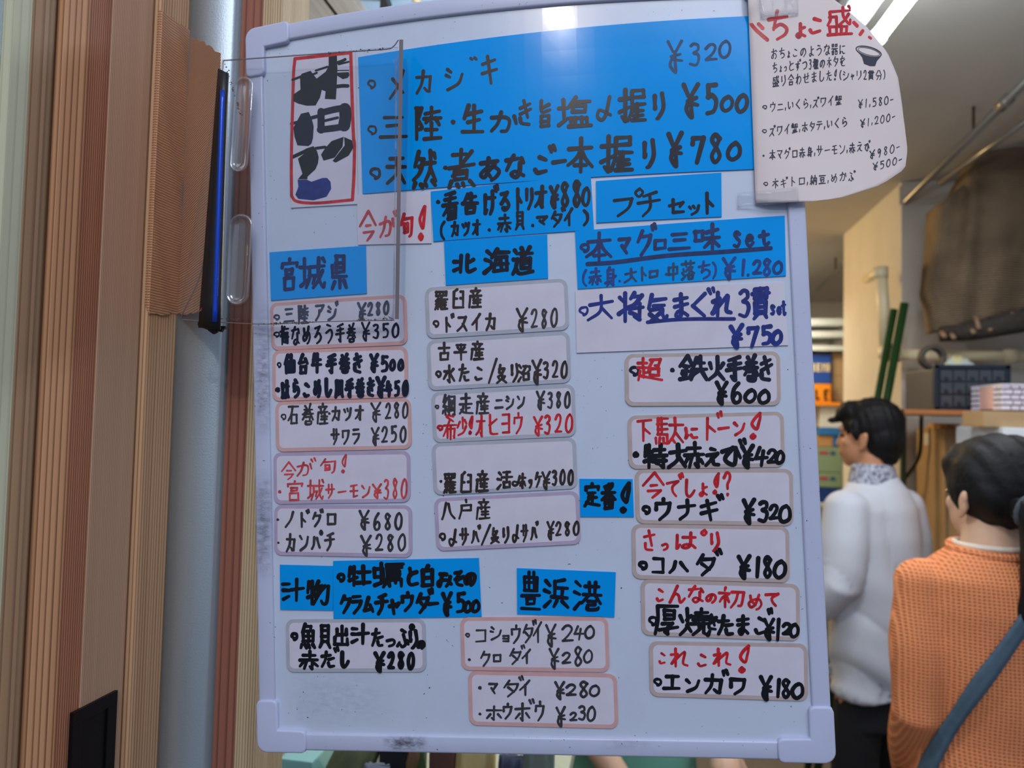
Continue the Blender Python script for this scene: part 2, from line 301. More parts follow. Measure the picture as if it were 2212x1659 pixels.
# ---------------------------------------------------------------- handwriting
# one glyph = marker strokes on a 16 x 16 grid, two hex digits a point; ~ = curved stroke, [ = box
G = {
'0':'~9153283d7fccd6b281','1':'917f','2':'~3461a1c4993e 3ede','3':'~4271b2b577b8cb9f3e','4':'6129e9 a48f','5':'c14147 ~4786c9ae3f',
'6':'~a1553b6fbeca884b','7':'3532d27f','8':'~b3714488bc7f4c78b3','9':'~b4814468b4ab8f','¥':'2166 d177 58c7 ~868b8f4c59 59da',
'◦':'~8233188d8fddf8d382','・':'7889','゛':'2155 a1d5','゜':'~83377bb783','!':'~c174579ab6c3c1 ~6d4e6f8e6d','?':'~4471b2b5888b 8e8f','(':'~b1656bbf',')':'~51a5ab5f',
'/':'d03f',',':'8b6f','-':'38d7','ー':'29e8','.':'7d8e','s':'~b3715387ba8e4d','e':'~49b894554b8fcc','t':'~718cafdd 35c4',
'L':'414fce','E':'c1414fcf 48a8',
'メ':'~c1982f 45cc','カ':'25d5ceae8c ~71692f','シ':'2254 1647 ~2fbbe5','キ':'25c3 2ad8 619f','ツ':'2447 7386 ~d3bb5f','オ':'25e5 919f7d ~855b1e',
'ト':'616f 66ca','リ':'3239 ~c2c96f','マ':'22d27a 57ad','タ':'6127 54d4 ~d4b95f 57ab','イ':'~c1852a 858f','フ':'23d3 ~d3ba4f','チ':'c143 17e6 ~838a4f',
'セ':'27d4a8 515ddd','ク':'6127 54d4 ~d4b95f','ロ':'[34dd','ア':'22d297 ~766a2f','サ':'16e6 515a ~a1a95f','ワ':'2923d3 ~d3ba5f','ラ':'32c2 26d6 ~d6ba4f',
'モ':'33c2 28d8 737edd','ン':'2356 ~3fbbe4','ノ':'~c1982f','ハ':'~534a1e ~94b8ed','ス':'33c3 ~c38a1f 89df','ニ':'35c5 1ded','ヒ':'28d4 ~313c6eee',
'ヨ':'32d2de3e 38d8','ウ':'8184 2824d4 ~d4ba5f','ホ':'25e5 818f6d 592d b9ed','ケ':'6127 55e5 ~a5994f','コ':'33d3de2e','エ':'33d3 838d 1ded','ム':'712dcc 98df',
'ヤ':'17e4b8 517f','テ':'33c3 17e7 ~876b3f','ネ':'8183 35d5 ~d5952b 878f 99dc','ナ':'26e5 ~818a3f',
'あ':'24d3 ~71698d ~b5794d2b67b7eacd9f','い':'~233b5d7a ~c4d7db','う':'51a2 ~37a5d8bc6f','え':'61a2 36c52e ~798a9dcede','お':'25a4 ~616c4e2c68b8dcaf b3e5',
'か':'~2594b7ad7e ~71592e d3e8','き':'35c3 39d6 61ab ~3b4ebf','く':'b138bf','け':'~23282e4c 65e5 ~b1ba8f','こ':'64b6 ~3c5ebd','さ':'25d4 71ac ~3a4ebf',
'し':'~414c7fbdda','す':'25e5 ~919a6b5887aa6f','せ':'17e5 b1b98a ~424c6ede','そ':'33b239e7 ~e7895b7ecf','た':'25a4 ~61582e 88d7 ~8b9ede','ち':'25d4 715a ~5998dacd7f',
'つ':'~26a4d8bd5f','て':'24d3 ~d3878bbf','と':'4167 ~d4563b6eed','な':'24a3 ~71542a c3e6 ~b6bc8f5d8bee','に':'~23282e4b 84d4 ~7b9ede','の':'~856b3d2955a4d6dabd9f',
'は':'~23282e4b 65e5 ~b1bb8e5d7bbbee','ひ':'2593 ~93496daeb6b3 b3ea','ふ':'61a3 ~8599ad7f5d 2e4b badd','ま':'34d3 38d7 ~818c6f4d6bacde','み':'3394 ~94543e1d2aa9ed ~d6cb9f',
'め':'~33478b ~b28a4d2a57b6dabe9f','も':'~715b7fbecb 35b4 39b8','よ':'86d5 ~818c6f4d7bde','ら':'61a3 ~444a97dabd6f','り':'~424958 ~b1c98e6f','る':'33b23a ~3a87dbbe7f5d9d',
'れ':'515f 26652d ~2d86b4acde','ろ':'33b23a ~3a97dabd6f','わ':'515f 26652d ~2d85c6da9f','を':'25c4 ~712a687c ~d65a4d7fdf','ん':'~812f6899aeceeb',
'三':'33c3 47b7 1ded','陸':'212f 215137 ~375a2b a1a6 74e3 66f6 9678 c6e9 a8ae 7bdb 6fff','生':'5127 45d4 818e 49c8 1eee','旨':'c345 ~414667d6 [49ce 4cbc',
'塩':'323c 1656 1e5b 8156 73e3 [75c8 [6bdf 8b8f bbbf 5fff','〆':'~d1ac6f3d3a69ec','握':'1565 414f2d 1b69 72d2d575 ~727a5f 88e8 a88bdb a8af 8ddd 7fef','天':'33d3 17e7 ~838a1f 88ef',
'然':'4127 3474 ~74591c 4768 86e6 ~b1b88d b8ed d2e4 2d1f 5e6f 8e9f cdef','煮':'33a3 7177 18e7 d23b [49ac 4aaa 2d1f 5e6f 8e9f cdef','一':'2ae8','本':'25e5 818f ~85691c ~85a9ed 5cbc',
'今':'8118 81e8 68a8 4bcb ~cbad7f','旬':'5117 44e4 ~e4ddbf [579c 5a9a','看':'b132 35c4 18e7 ~83591d [69cf 6bcb 6dcd','告':'5127 44c3 8188 18e8 [4bbf',
'赤':'34c4 8187 18e8 ~68694f a8af8d 3a1d cbed','貝':'[41bb 44b4 48b8 5b2f abdf','味':'[1459 75d4 68e8 a1af a96d a9ed','身':'7153 53b3bf9e 535c 56b6 59b9 2dbb e84f','大':'26e5 ~818a1f 88ef',
'中':'[24da 818f','落':'13e3 5155 a1a5 2739 1a3c 1f4d 8659 86c6 ~c68b5c 88eb [8ccf','将':'1335 414f 1b49 9174 83d3 ~d39768 69e9 c7cf9d 7bac','気':'4128 44d4 57c7 39b9 ~b9bcdfed 3b8f 9b3f',
'貫':'[32c6 14e4 7276 [38bd 3aba 3cbc 5d2f adcf','宮':'8182 2523e3e5 [56a8 [4abf','城':'313c 1555 1e5b 65e5 ~656a4f 69998d ~b1badfed ~d7bb8f d1e3','県':'[51b8 54b4 56b6 252ada 8a8f 4c2f bcdf',
'北':'515f 1656 1d5b ~919cafed d598','海':'2244 1748 1f4c 8156 73e3 766eded676 97ad 5aea','道':'2244 1747 473c1f ~3c6ffe 7183 d1b3 64f4 a476 [77dc 79d9','定':'8183 2523e3e5 47b7 878e 8aca ~594c1f ~3d6eff',
'番':'b132 4355 b294 16e6 818a 861a 86ea [4abf 8a8f 4cbc','汁':'1454 1858 1e5c 68f7 a1af','物':'2118 2565 414f 1b69 8158 74e4 ~e4debfad ~a4866b ~c4985f','牡':'2118 2565 414f 1b69 75e5 a1ae 6ded',
'蠣':'[1459 414d 1e5c 5a6e 72f2 ~727a5f 84e4 a3a5 c3c5 [86da 88d8 b6bd 8d8f 8bebef','白':'8163 [34ce 39c9','豊':'[33c8 6168 a1a8 35c5 1aea [5bad 1fef','浜':'2244 1748 1f4c c172 727a 75e5 b5ba 5aea 8c6f bcef',
'港':'2244 1748 1f4c 74e4 9298 c2c8 68f8 985c c8fc 8bcbcd8d ~8d8fdfee','梅':'1565 414f 4619 4669 8157 83e3 766dded676 5af9 a6ad','手':'c133 36d5 19e8 ~848d8f5d','巻':'4264 b194 35d5 18e8 7537 761c 96ec 5aaaad5d ~5d5fbfcd',
'仙':'5118 363f a1ad 666eee e6ee','台':'7127d6 b4e8 [4abf','牛':'4128 35d5 19e9 818f','風':'~32391f 32d2 ~d2dbff b364 [569a 747d 5dac','石':'22e2 ~72581c [58ce',
'産':'8183 33d3 5466 b496 27e7 ~27291f 6857 6ada a8af 6cdc 4fef','羅':'[22d5 6265 a2a5 47296a 682b7b 4b4f 2d1f 6d7e 8668 888f 88e8 8ada 8cdc 8fef b8bf','臼':'6133 332f 3fdf d3df a3d3 3868 a8d8',
'古':'25e5 8189 [49ce','平':'33d3 4567 c5a7 19e9 838f','水':'818f6d 26661c d4a7 87ee','炙':'6147 54c4 ~c4884a 5787 3a4c dabc ~998c1f 8cff','沼':'2244 1748 1f4c 73e3e6c8 ~a38659 [79de',
'網':'4126 6329 2969 494f 2c1e 6b7d 828f 82e2efcf 95a6 c5b6 97d7 b7bc 9a9cdcda','走':'34c4 8188 18e8 888e 8bcb ~5a4c1f ~3c6eff','希':'b241 42b5 17e7 ~74581d 595e 59c9cebd 878f','少':'818a 4419 b3d6 ~d89d2f',
'活':'2244 1748 1f4c d262 56f6 a2a9 [7ade','八':'~523a1e ~83aaee','戸':'8183 35d5d939 ~35391f','超':'1464 4147 1777 474d 4a7a 291f ~2c5dff 82e2d6b6 ~a28679 [88dc',
'鉄':'5117 5188 3767 2a7a 474e 2b3d 7b6d 1f7e a287 95e5 79f9 c1c9 ~c98c7f c9ff','火':'2538 d5b8 ~818a1f 8aef','下':'23e3 737f 77db','駄':'212a 2171 2474 2777 414a 2a7a7f5f 1c1f 3c3f 5c5f 85f5 ~b1b98f b9ff adbf',
'特':'2118 2565 414f 1b69 74e4 b1b8 68f8 6bfb d8dfbe 8cad','初':'4143 1565 ~65381b 484f 586b 84e4 ~e4ddbe ~b4aa7f','厚':'22e2 ~22291f [64c8 66c6 5aba8c8f6e 3dec',
'焼':'1528 6547 ~414a1f 4a6d b1b5 83e3 65f5 8689 c6c9 77f7 69f9 ~a9ac7f c9ceeffd','魚':'5126 52a2a4 [35cb 858b 38c8 2d1f 5d6f 8d9f cdef','出':'818e 3337c7c3 191ededa',
'盛':'23e3 ~23271a 26666a ~a1a6eae8 d5b88a d1e2 [2bcf 6b6f 9b9f 1fff','器':'[2154 [91d4 17e7 ~87591b ~87caeb [2b5f [9bdf','種':'6132 1565 414f 461c 4679 d272 74f4 [76db 79d9 a2af 7ddd 6fff',
'合':'8117 81e7 58a8 [4bbf','分':'6118 91e8 39c9 ~c9cdaf ~796c3f','蟹':'4112 2152 [1357 3337 1555 82e2e6 ~a28586 77f7 b5b9 [4bbd 898f 2fee','納':'4126 6329 2969 494f 2c1e 6b7d 858f 85e5efcf ~b1b69b b8dc','豆':'23e3 [46b9 5b6d bb9d 1fef',
}
DAK = dict(zip('ガギグゲゴザジズゼゾダヂヅデドバビブベボがぎぐげござじずぜぞだぢづでどばびぶべぼ','カキクケコサシスセソタチツテトハヒフヘホかきくけこさしすせそたちつてとはひふへほ'))
HAN = dict(zip('パピプペポぱぴぷぺぽ','ハヒフヘホはひふへほ'))
SMALL = dict(zip('ッャュョっゃゅょ','ツヤユヨつやゆよ'))
ADV = {'1':0.45,'・':0.5,'◦':0.6,'.':0.4,',':0.35,'!':0.6,'(':0.5,')':0.5,' ':0.5,'/':0.6,'-':0.5}
for _c in '023456789': ADV[_c] = 0.62
ADV['¥'] = 0.72
def strokes_of(ch):
    """-> list of (points 0..1, curved)"""
    if ch in DAK:
        base = [([(x*0.86, 0.1+y*0.9) for x, y in p], c) for p, c in strokes_of(DAK[ch])]
        return base + [([(0.80,0.0),(0.86,0.17)], False), ([(0.94,-0.04),(1.0,0.12)], False)]
    if ch in HAN:
        base = [([(x*0.86, 0.1+y*0.9) for x, y in p], c) for p, c in strokes_of(HAN[ch])]
        return base + [([(0.93+0.085*math.cos(a*math.pi/3), 0.04+0.10*math.sin(a*math.pi/3)) for a in range(7)], True)]
    if ch in SMALL:
        return [([(0.15+x*0.7, 0.38+y*0.6) for x, y in p], c) for p, c in strokes_of(SMALL[ch])]
    out = []
    for s in G.get(ch, '').split():
        if s[0] == '[':
            a, b, c, d = [int(q, 16) for q in s[1:5]]
            out.append(([(a,b),(a,d)], False)); out.append(([(a,b),(c,b),(c,d)], False)); out.append(([(a,d),(c,d)], False)); continue
        cv = s[0] == '~'; s = s.lstrip('~')
        out.append(([(int(s[i],16), int(s[i+1],16)) for i in range(0, len(s)-1, 2)], cv))
    return [([(x/15.0, y/15.0) for x, y in p], c) for p, c in out]

class Ink:
    """Collects marker strokes given in photo-frame pixels and lays them on a surface as one mesh."""
    def __init__(self, uvfun, surf, h): self.bm = bmesh.new(); self.uvfun = uvfun; self.surf = surf; self.h = h; self.k = 0
    def stroke(self, pts, w, curved=False, taper=True):
        p = [Vector((a, b, 0)) for a, b in pts]
        if len(p) == 1: p = [p[0], p[0]+Vector((0.6,0.6,0))]
        if curved and len(p) > 2: p = spline(p, 5)
        q = [p[0]]
        for a in p[1:]:
            if (a-q[-1]).length > 0.15: q.append(a)
        p = q if len(q) > 1 else [p[0], p[0]+Vector((0.6,0,0))]
        # split at sharp corners so that the ribbons stay clean
        parts = [[p[0]]]
        for i in range(1, len(p)):
            parts[-1].append(p[i])
            if i < len(p)-1:
                a = (p[i]-p[i-1]).normalized(); b = (p[i+1]-p[i]).normalized()
                if a.dot(b) < 0.45: parts.append([p[i]])
        for seg in parts: self._ribbon(seg, w, taper)
    def _ribbon(self, p, w, taper):
        # densify so that long strokes follow the bow
        q = [p[0]]
        for a in p[1:]:
            n = max(1, int((a-q[-1]).length/40)); s = q[-1]
            for k in range(1, n+1): q.append(s.lerp(a, k/n))
        p = q; K = len(p); r = []
        for i in range(K):
            t = i/(K-1)
            f = 1.0 if not taper else (1.08-0.25*t + 0.06*math.sin(7*t+self.k))
            r.append(w*0.5*f)
        L, R = [], []
        for i in range(K):
            d = (p[min(K-1,i+1)]-p[max(0,i-1)]).normalized(); n = Vector((-d.y, d.x, 0))
            L.append(p[i]+n*r[i]); R.append(p[i]-n*r[i])
        d0 = (p[1]-p[0]).normalized(); d1 = (p[-1]-p[-2]).normalized()
        def cap(c, d, rr):
            n = Vector((-d.y, d.x, 0))
            return [c + n*rr*math.cos(a) + d*rr*math.sin(a) for a in (math.pi*k/6 for k in range(1,6))]
        out = L + cap(p[-1], d1, r[-1]) + R[::-1] + cap(p[0], -d0, r[0])
        h = self.h + (self.k % 40)*6e-6; self.k += 1
        V = []
        for c in out:
            u, v = self.uvfun(c.x, c.y, h); V.append(self.bm.verts.new(self.surf(u, v, h)))
        nL = len(L)
        def face(ix):
            try: self.bm.faces.new([V[i] for i in ix])
            except ValueError: pass
        # quads along the ribbon, fans at the caps
        for i in range(nL-1): face((i, i+1, nL+5+(nL-1-(i+1)), nL+5+(nL-1-i)))
        face([nL-1]+list(range(nL, nL+5))+[nL+5])
        face([nL+5+nL-1]+list(range(nL+5+nL, nL+5+nL+5))+[0])
    def poly(self, pts):
        h = self.h + (self.k % 40)*6e-6; self.k += 1
        vs = []
        for a, b in pts:
            u, v = self.uvfun(a, b, h); vs.append(self.bm.verts.new(self.surf(u, v, h)))
        f = self.bm.faces.new(vs); bmesh.ops.triangulate(self.bm, faces=[f])
    def text(self, txt, x0, y0, x1, y1, h, w):
        adv = [ADV.get(c, 0.72 if c in SMALL else 1.0) for c in txt]; tot = sum(adv); a = 0.0
        for c, ad in zip(txt, adv):
            t0, t1 = a/tot, (a+ad)/tot; a += ad
            gx0 = x0+(x1-x0)*t0; gw = (x1-x0)*(t1-t0); sl = (y1-y0)/max(1e-6, x1-x0)
            pad = 0.03*gw if len(txt) == 1 else 0.05*gw
            jit = (random.random()-0.5)*0.06*h if len(txt) > 1 else 0.0
            for p, cv in strokes_of(c):
                q = []
                for x, y in p:
                    # glyph boxes already hold the stroke width, so pull the skeleton in by half a pen
                    xx = gx0+pad+w*0.3+(gw-2*pad-0.6*w)*x; yc = y0+(xx-x0)*sl
                    yy = yc+(y-0.53)*(h-0.6*w)*1.06+jit
                    q.append((xx+(random.random()-0.5)*0.035*gw, yy+(random.random()-0.5)*0.03*h))
                if len(q) == 2 and q[0] == q[1]: q = q[:1]
                self.stroke(q, w*(0.92+0.16*random.random()), cv)
    def done(self, name, m, root):
        if root is not None: bmesh.ops.translate(self.bm, verts=self.bm.verts, vec=-root_loc(root))
        me = bpy.data.meshes.new(name); self.bm.normal_update()
        self.bm.to_mesh(me); self.bm.free()
        return link(name, me, m, root)
# ---------------------------------------------------------------- whiteboard
# a small bare bulb hung over the street front; its mirror image shows near the board's top edge
_p = B(1205, 24); _d = (_p-EYE).normalized()
_n1 = (B(1215,24)-B(1195,24)).cross(B(1205,14)-B(1205,34)).normalized()
if _n1.dot(_d) > 0: _n1 = -_n1
_rf = _d - _n1*2*_d.dot(_n1)
area('front_bulb', _p+_rf*1.5, _p, 0.06, 0.06, 3.0, (1.0, 0.88, 0.74)).data.shape = 'DISK'
def bevel_sharp(bm, off, segs=2, ang=0.9):
    bm.normal_update()
    es = [e for e in bm.edges if len(e.link_faces) == 2 and e.calc_face_angle(0) > ang]
    bmesh.ops.bevel(bm, geom=es, offset=off, segments=segs, affect='EDGES', profile=0.6, clamp_overlap=True)
    return bm
def board_mat(name, rgb, rough, coat, dirt):
    m = mat(name, rgb, rough=rough, spec=0.5, coat=coat, coat_rough=0.12); nt = m.node_tree; N = nt.nodes.new; L = nt.links.new
    p = nt.nodes['Principled BSDF']; tc = N('ShaderNodeTexCoord')
    n1 = N('ShaderNodeTexNoise'); n1.inputs['Scale'].default_value = 9; n1.inputs['Detail'].default_value = 6; n1.inputs['Roughness'].default_value = 0.7
    L(tc.outputs['Object'], n1.inputs['Vector'])
    r1 = N('ShaderNodeValToRGB'); r1.color_ramp.elements[0].position = 0.30; r1.color_ramp.elements[1].position = 0.52
    c = lin(rgb); r1.color_ramp.elements[0].color = tuple(v*(1-dirt) for v in c[:3])+(1,); r1.color_ramp.elements[1].color = c
    L(n1.outputs['Fac'], r1.inputs[0])
    n2 = N('ShaderNodeTexNoise'); n2.inputs['Scale'].default_value = 420; n2.inputs['Detail'].default_value = 2; L(tc.outputs['Object'], n2.inputs['Vector'])
    r2 = N('ShaderNodeValToRGB'); r2.color_ramp.elements[0].position = 0.735; r2.color_ramp.elements[1].position = 0.76
    r2.color_ramp.elements[0].color = (0,0,0,1); L(n2.outputs['Fac'], r2.inputs[0])
    mx = N('ShaderNodeMixRGB'); mx.inputs[2].default_value = (0.03,0.03,0.035,1); L(r2.outputs[0], mx.inputs[0]); L(r1.outputs[0], mx.inputs[1])
    L(mx.outputs[0], p.inputs['Base Color']); return m
M_PANEL = board_mat('whiteboard_enamel', (194,203,222), 0.30, 0.35, 0.07)
M_RAIL = board_mat('whiteboard_rail_plastic', (186,191,216), 0.38, 0.15, 0.05)
M_CAP = mat('whiteboard_corner_plastic', (188,193,220), rough=0.42, spec=0.4)
board = empty('whiteboard', S(0.5, 0.0), 'white enamel menu board with rounded plastic corners, covered in handwritten magnet strips', 'whiteboard')
put('panel', sheet([(0.01,0.99),(0.99,0.99),(0.99,0.01),(0.01,0.01)], -0.008, 0.0), M_PANEL, board)
RW, RH = 0.0138, 0.0138
ru, rv = RW/0.45, RH/0.60
for nm, o in (('top', [(0,1),(1,1),(1,1-rv),(0,1-rv)]), ('bottom', [(0,rv),(1,rv),(1,0),(0,0)]), ('left', [(0,1),(ru,1),(ru,0),(0,0)]), ('right', [(1-ru,1),(1,1),(1,0),(1-ru,0)])):
    b = sheet(o, -0.011, 0.0026); bevel_sharp(b, 0.0018)
    put('frame_rail', b, M_RAIL, board, True)
def cap_outline(cu, cv, su, sv):
    """L-shaped corner guard; (cu,cv) the board corner, su/sv pointing inward; metres."""
    e, leg, wd, R = -0.0014, 0.0405, 0.0166, 0.009
    pts = []
    for k in range(7):
        a = math.pi/2*k/6; pts.append((e+R-R*math.sin(a), e+R-R*math.cos(a)))
    # pts run from (R,e) to (e,R)
    def rnd(p, d1, d2, r=0.004):
        p = Vector(p); d1 = Vector(d1); d2 = Vector(d2); c = p+d1*r+d2*r
        return [tuple(c-d2*r*math.cos(t)-d1*r*math.sin(t)) for t in (0, math.pi/4, math.pi/2)]
    pts += rnd((e,leg),(0,-1),(1,0)) + rnd((wd,leg),(-1,0),(0,-1)) + [(wd,wd)] + rnd((leg,wd),(-1,0),(0,-1))[::1] + rnd((leg,e),(0,1),(-1,0))
    return [(cu+su*x/0.45, cv+sv*y/0.60) for x, y in pts]
for cu, cv, su, sv in ((0,1,1,-1),(1,1,-1,-1),(0,0,1,1),(1,0,-1,1)):
    o = cap_outline(cu, cv, su, sv)
    b = sheet(o, -0.013, 0.0045, step=0.05); bevel_sharp(b, 0.0017, 3)
    put('corner_guard', b, M_CAP, board, True)

# smudges wiped across the rails: dry marker dirt, part of the board
def smudge_mat():
    m = bpy.data.materials.new('dry_marker_smudge'); m.use_nodes = True; nt = m.node_tree; N = nt.nodes.new; L = nt.links.new
    p = nt.nodes['Principled BSDF']; p.inputs['Base Color'].default_value = lin((62,58,72)); p.inputs['Roughness'].default_value = 0.7
    tc = N('ShaderNodeTexCoord'); mp = N('ShaderNodeMapping'); mp.inputs['Scale'].default_value = (1,1,2.6); L(tc.outputs['Object'], mp.inputs[0])
    n = N('ShaderNodeTexNoise'); n.inputs['Scale'].default_value = 130; n.inputs['Detail'].default_value = 8; n.inputs['Roughness'].default_value = 0.75; L(mp.outputs[0], n.inputs['Vector'])
    at = N('ShaderNodeAttribute'); at.attribute_name = 'dirt'
    s = N('ShaderNodeMath'); s.operation = 'SUBTRACT'; s.inputs[1].default_value = 0.36; L(n.outputs['Fac'], s.inputs[0])
    k = N('ShaderNodeMath'); k.operation = 'MULTIPLY'; L(s.outputs[0], k.inputs[0]); L(at.outputs['Fac'], k.inputs[1])
    g = N('ShaderNodeMath'); g.operation = 'MULTIPLY'; g.use_clamp = True; g.inputs[1].default_value = 3.2; L(k.outputs[0], g.inputs[0]); L(g.outputs[0], p.inputs['Alpha'])
    return m
M_SM = smudge_mat()
def smudge(px0, py0, px1, py1, h, k):
    n = 14; rows = []; val = []
    for j in range(n):
        r = []
        for i in range(n):
            s, t = i/(n-1), j/(n-1); r.append(B(px0+(px1-px0)*s, py0+(py1-py0)*t, h))
            val.append(k*max(0.0, 1-(2*s-1)**2)*max(0.0, 1-(2*t-1)**2))
        rows.append(r)
    b = bm_grid(rows); o = put('smudge', b, M_SM, board)
    a = o.data.attributes.new('dirt', 'FLOAT', 'POINT')
    for i, v in enumerate(val): a.data[i].value = v
smudge(825, 1588, 925, 1624, 0.0028, 0.9)
smudge(546, 1010, 590, 1260, 0.0028, 0.5)
smudge(546, 640, 590, 960, 0.0028, 0.42)
smudge(610, 1450, 860, 1575, 0.0002, 0.16)
smudge(1290, 1590, 1420, 1625, 0.0028, 0.16)

# ---------------------------------------------------------------- magnet strips and cards
INK = {'black':((16,17,24),.32),'navy':((20,26,52),.35),'blue':((26,46,132),.4),'blueshade':((14,44,104),.45),'deep':((12,20,40),.3),'slate':((22,66,112),.5),
       'brown':((52,42,40),.45),'umber':((40,30,30),.4),'grey':((58,54,60),.5),'dim':((66,74,100),.5),'red':((206,34,44),.4),'pale_red':((208,72,78),.5),'pen':((52,52,70),.6),'midblue':((16,62,140),.5)}
def ink(c):
    rgb, r = INK[c]
    return mat('marker_ink_'+c, rgb, rough=r, spec=0.4, noise=0.45 if c not in ('pen',) else 0.1, nscale=160)
M_BLUE = mat('blue_magnet_vinyl', (0,149,232), rough=0.17, spec=0.22, noise=0.04, nscale=25, bump=0.05, bscale=18)
M_WCARD = mat('white_magnet_vinyl', (206,201,216), rough=0.36, spec=0.35, noise=0.06, nscale=60)
BORDER = {'pink':(206,160,158),'grey':(172,174,186),'lilac':(176,160,186),'taupe':(184,166,162)}
def card(name, label, cat, group, px, color, runs, z=0, rad=0.0, border=None):
    h0 = 0.0002+z*0.0011; th = 0.0009
    c = [hit(a, b, h0+th) for a, b in px]
    m = M_BLUE if color == 'blue' else M_WCARD
    if border: m = mat('magnet_border_'+border, BORDER[border], rough=0.45, spec=0.35, noise=0.10, nscale=70)
    b = sheet(quad_outline(c, rad), h0, h0+th)
    o = solo(name, b, m, label, cat, group)
    top = h0+th
    if border:
        ib = sheet(quad_outline(c, max(0.001, rad-0.0022), 0.0029), top-0.0002, top+0.0001)
        put('writing_panel', ib, M_WCARD, o); top += 0.0001
    write(o, runs, top+0.00008)
    return o
def write(o, runs, h, uvfun=None, surf=S):
    by = {}
    for r in runs: by.setdefault(r[0], []).append(r[1:])
    def box(r):
        if isinstance(r[0], str):
            _, x0, y0, x1, y1, hh = r[:6]; return (min(x0,x1), min(y0,y1)-hh/2, max(x0,x1), max(y0,y1)+hh/2)
        p = r[1] if r[0] is None else r[0]; return (min(q[0] for q in p), min(q[1] for q in p), max(q[0] for q in p), max(q[1] for q in p))
    jobs = []
    for col, rs in by.items():
        cl = []                                   # words of one colour that lie together form one piece of lettering
        for r in rs:
            a = box(r); near = [c for c in cl if any(a[0]-b[2] < 60 and b[0]-a[2] < 60 and a[1]-b[3] < 30 and b[1]-a[3] < 30 for b in map(box, c))]
            new = [r]
            for c in near: new = c+new; cl.remove(c)
            cl.append(new)
        jobs += [(col, c) for c in cl]
    for col, rs in jobs:
        k = Ink(uvfun or hit, surf, h)
        for r in rs:
            if isinstance(r[0], str): k.text(*r)
            elif r[0] is None: k.poly(r[1])
            else: k.stroke(r[0], r[1], True, False)
        lo = k.done('lettering', ink(col), o)
        lo['label'] = {'red':'red','pale_red':'pale red','blue':'dark blue','navy':'navy','blueshade':'dark blue','slate':'faded blue-grey','midblue':'blue','grey':'worn grey','dim':'faded grey-blue','brown':'faded brown'}.get(col,'black')+' handwritten lettering'
def T(col, txt, x0, y0, x1, y1, h, w): return (col, txt, x0, y0, x1, y1, h, w)
GB, GW = 'blue magnet cards', 'white magnet cards'

card('menu_card','large glossy blue card with three lines priced 320, 500 and 780','magnet card',GB,
 [(772,124),(1615,36),(1639,366),(782,419)],'blue',[
 T('brown','◦',791,182,811,182,20,5),T('brown','メ',832,184,882,182,66,7),T('brown','カ',890,178,938,176,52,7),T('brown','シ',957,170,1003,170,52,7),T('brown','゛',1010,132,1032,130,15,7),T('brown','キ',1032,152,1080,150,64,7),
 T('slate','¥',1432,124,1480,122,72,6.5),T('slate','3',1480,120,1518,118,50,6.5),T('slate','2',1514,116,1554,114,38,6),T('slate','0',1546,108,1582,107,40,6.5),
 T('umber','◦',791,281,813,281,22,5),T('umber','三',813,277,884,273,64,8),T('umber','陸',885,268,956,264,72,8.5),T('umber','・',970,265,985,264,16,11),T('umber','生',990,260,1050,258,66,9),
 T('deep','か',1046,263,1122,268,50,9),T('deep','き',1112,245,1154,242,56,8),T('deep','旨',1156,248,1194,246,64,8),T('deep','塩',1196,244,1282,240,68,9),T('deep','〆',1279,236,1324,234,54,8),T('deep','握',1328,230,1402,224,74,9),T('deep','り',1400,232,1442,228,60,9),
 T('deep','¥',1466,220,1516,216,76,10),T('deep','5',1516,216,1556,214,66,10),T('deep','0',1550,226,1588,224,36,9),T('deep','0',1582,226,1620,223,42,10),
 T('umber','◦',796,375,822,374,26,6.5),T('umber','天',829,366,880,364,68,8),T('umber','然',884,368,948,362,84,9.5),T('umber','・',954,364,968,363,14,11),T('umber','煮',960,366,1032,360,86,9),T('deep','あ',1026,368,1086,364,54,10),T('deep','な',1083,362,1138,358,54,10),T('deep','ご',1142,352,1202,348,60,10),
 T('deep','一',1186,351,1226,347,16,9.5),T('deep','本',1216,338,1286,334,78,9.5),T('deep','握',1288,334,1374,328,82,10),T('deep','り',1378,336,1422,332,64,10),T('deep','¥',1434,326,1480,322,78,10.5),T('deep','7',1484,324,1528,322,64,10.5),T('deep','8',1522,322,1568,320,66,10.5),T('deep','0',1562,330,1606,326,42,10.5)])
card('menu_card','white card with a red seasonal note, under the left end of the large blue card','magnet card',GW,
 [(770,421),(929,418),(931,526),(772,529)],'white',[T('pale_red','今',771,490,816,486,66,6),T('pale_red','が',812,492,862,484,52,6),T('red','旬',860,490,894,484,54,7),T('red','!',896,484,924,480,74,7)])
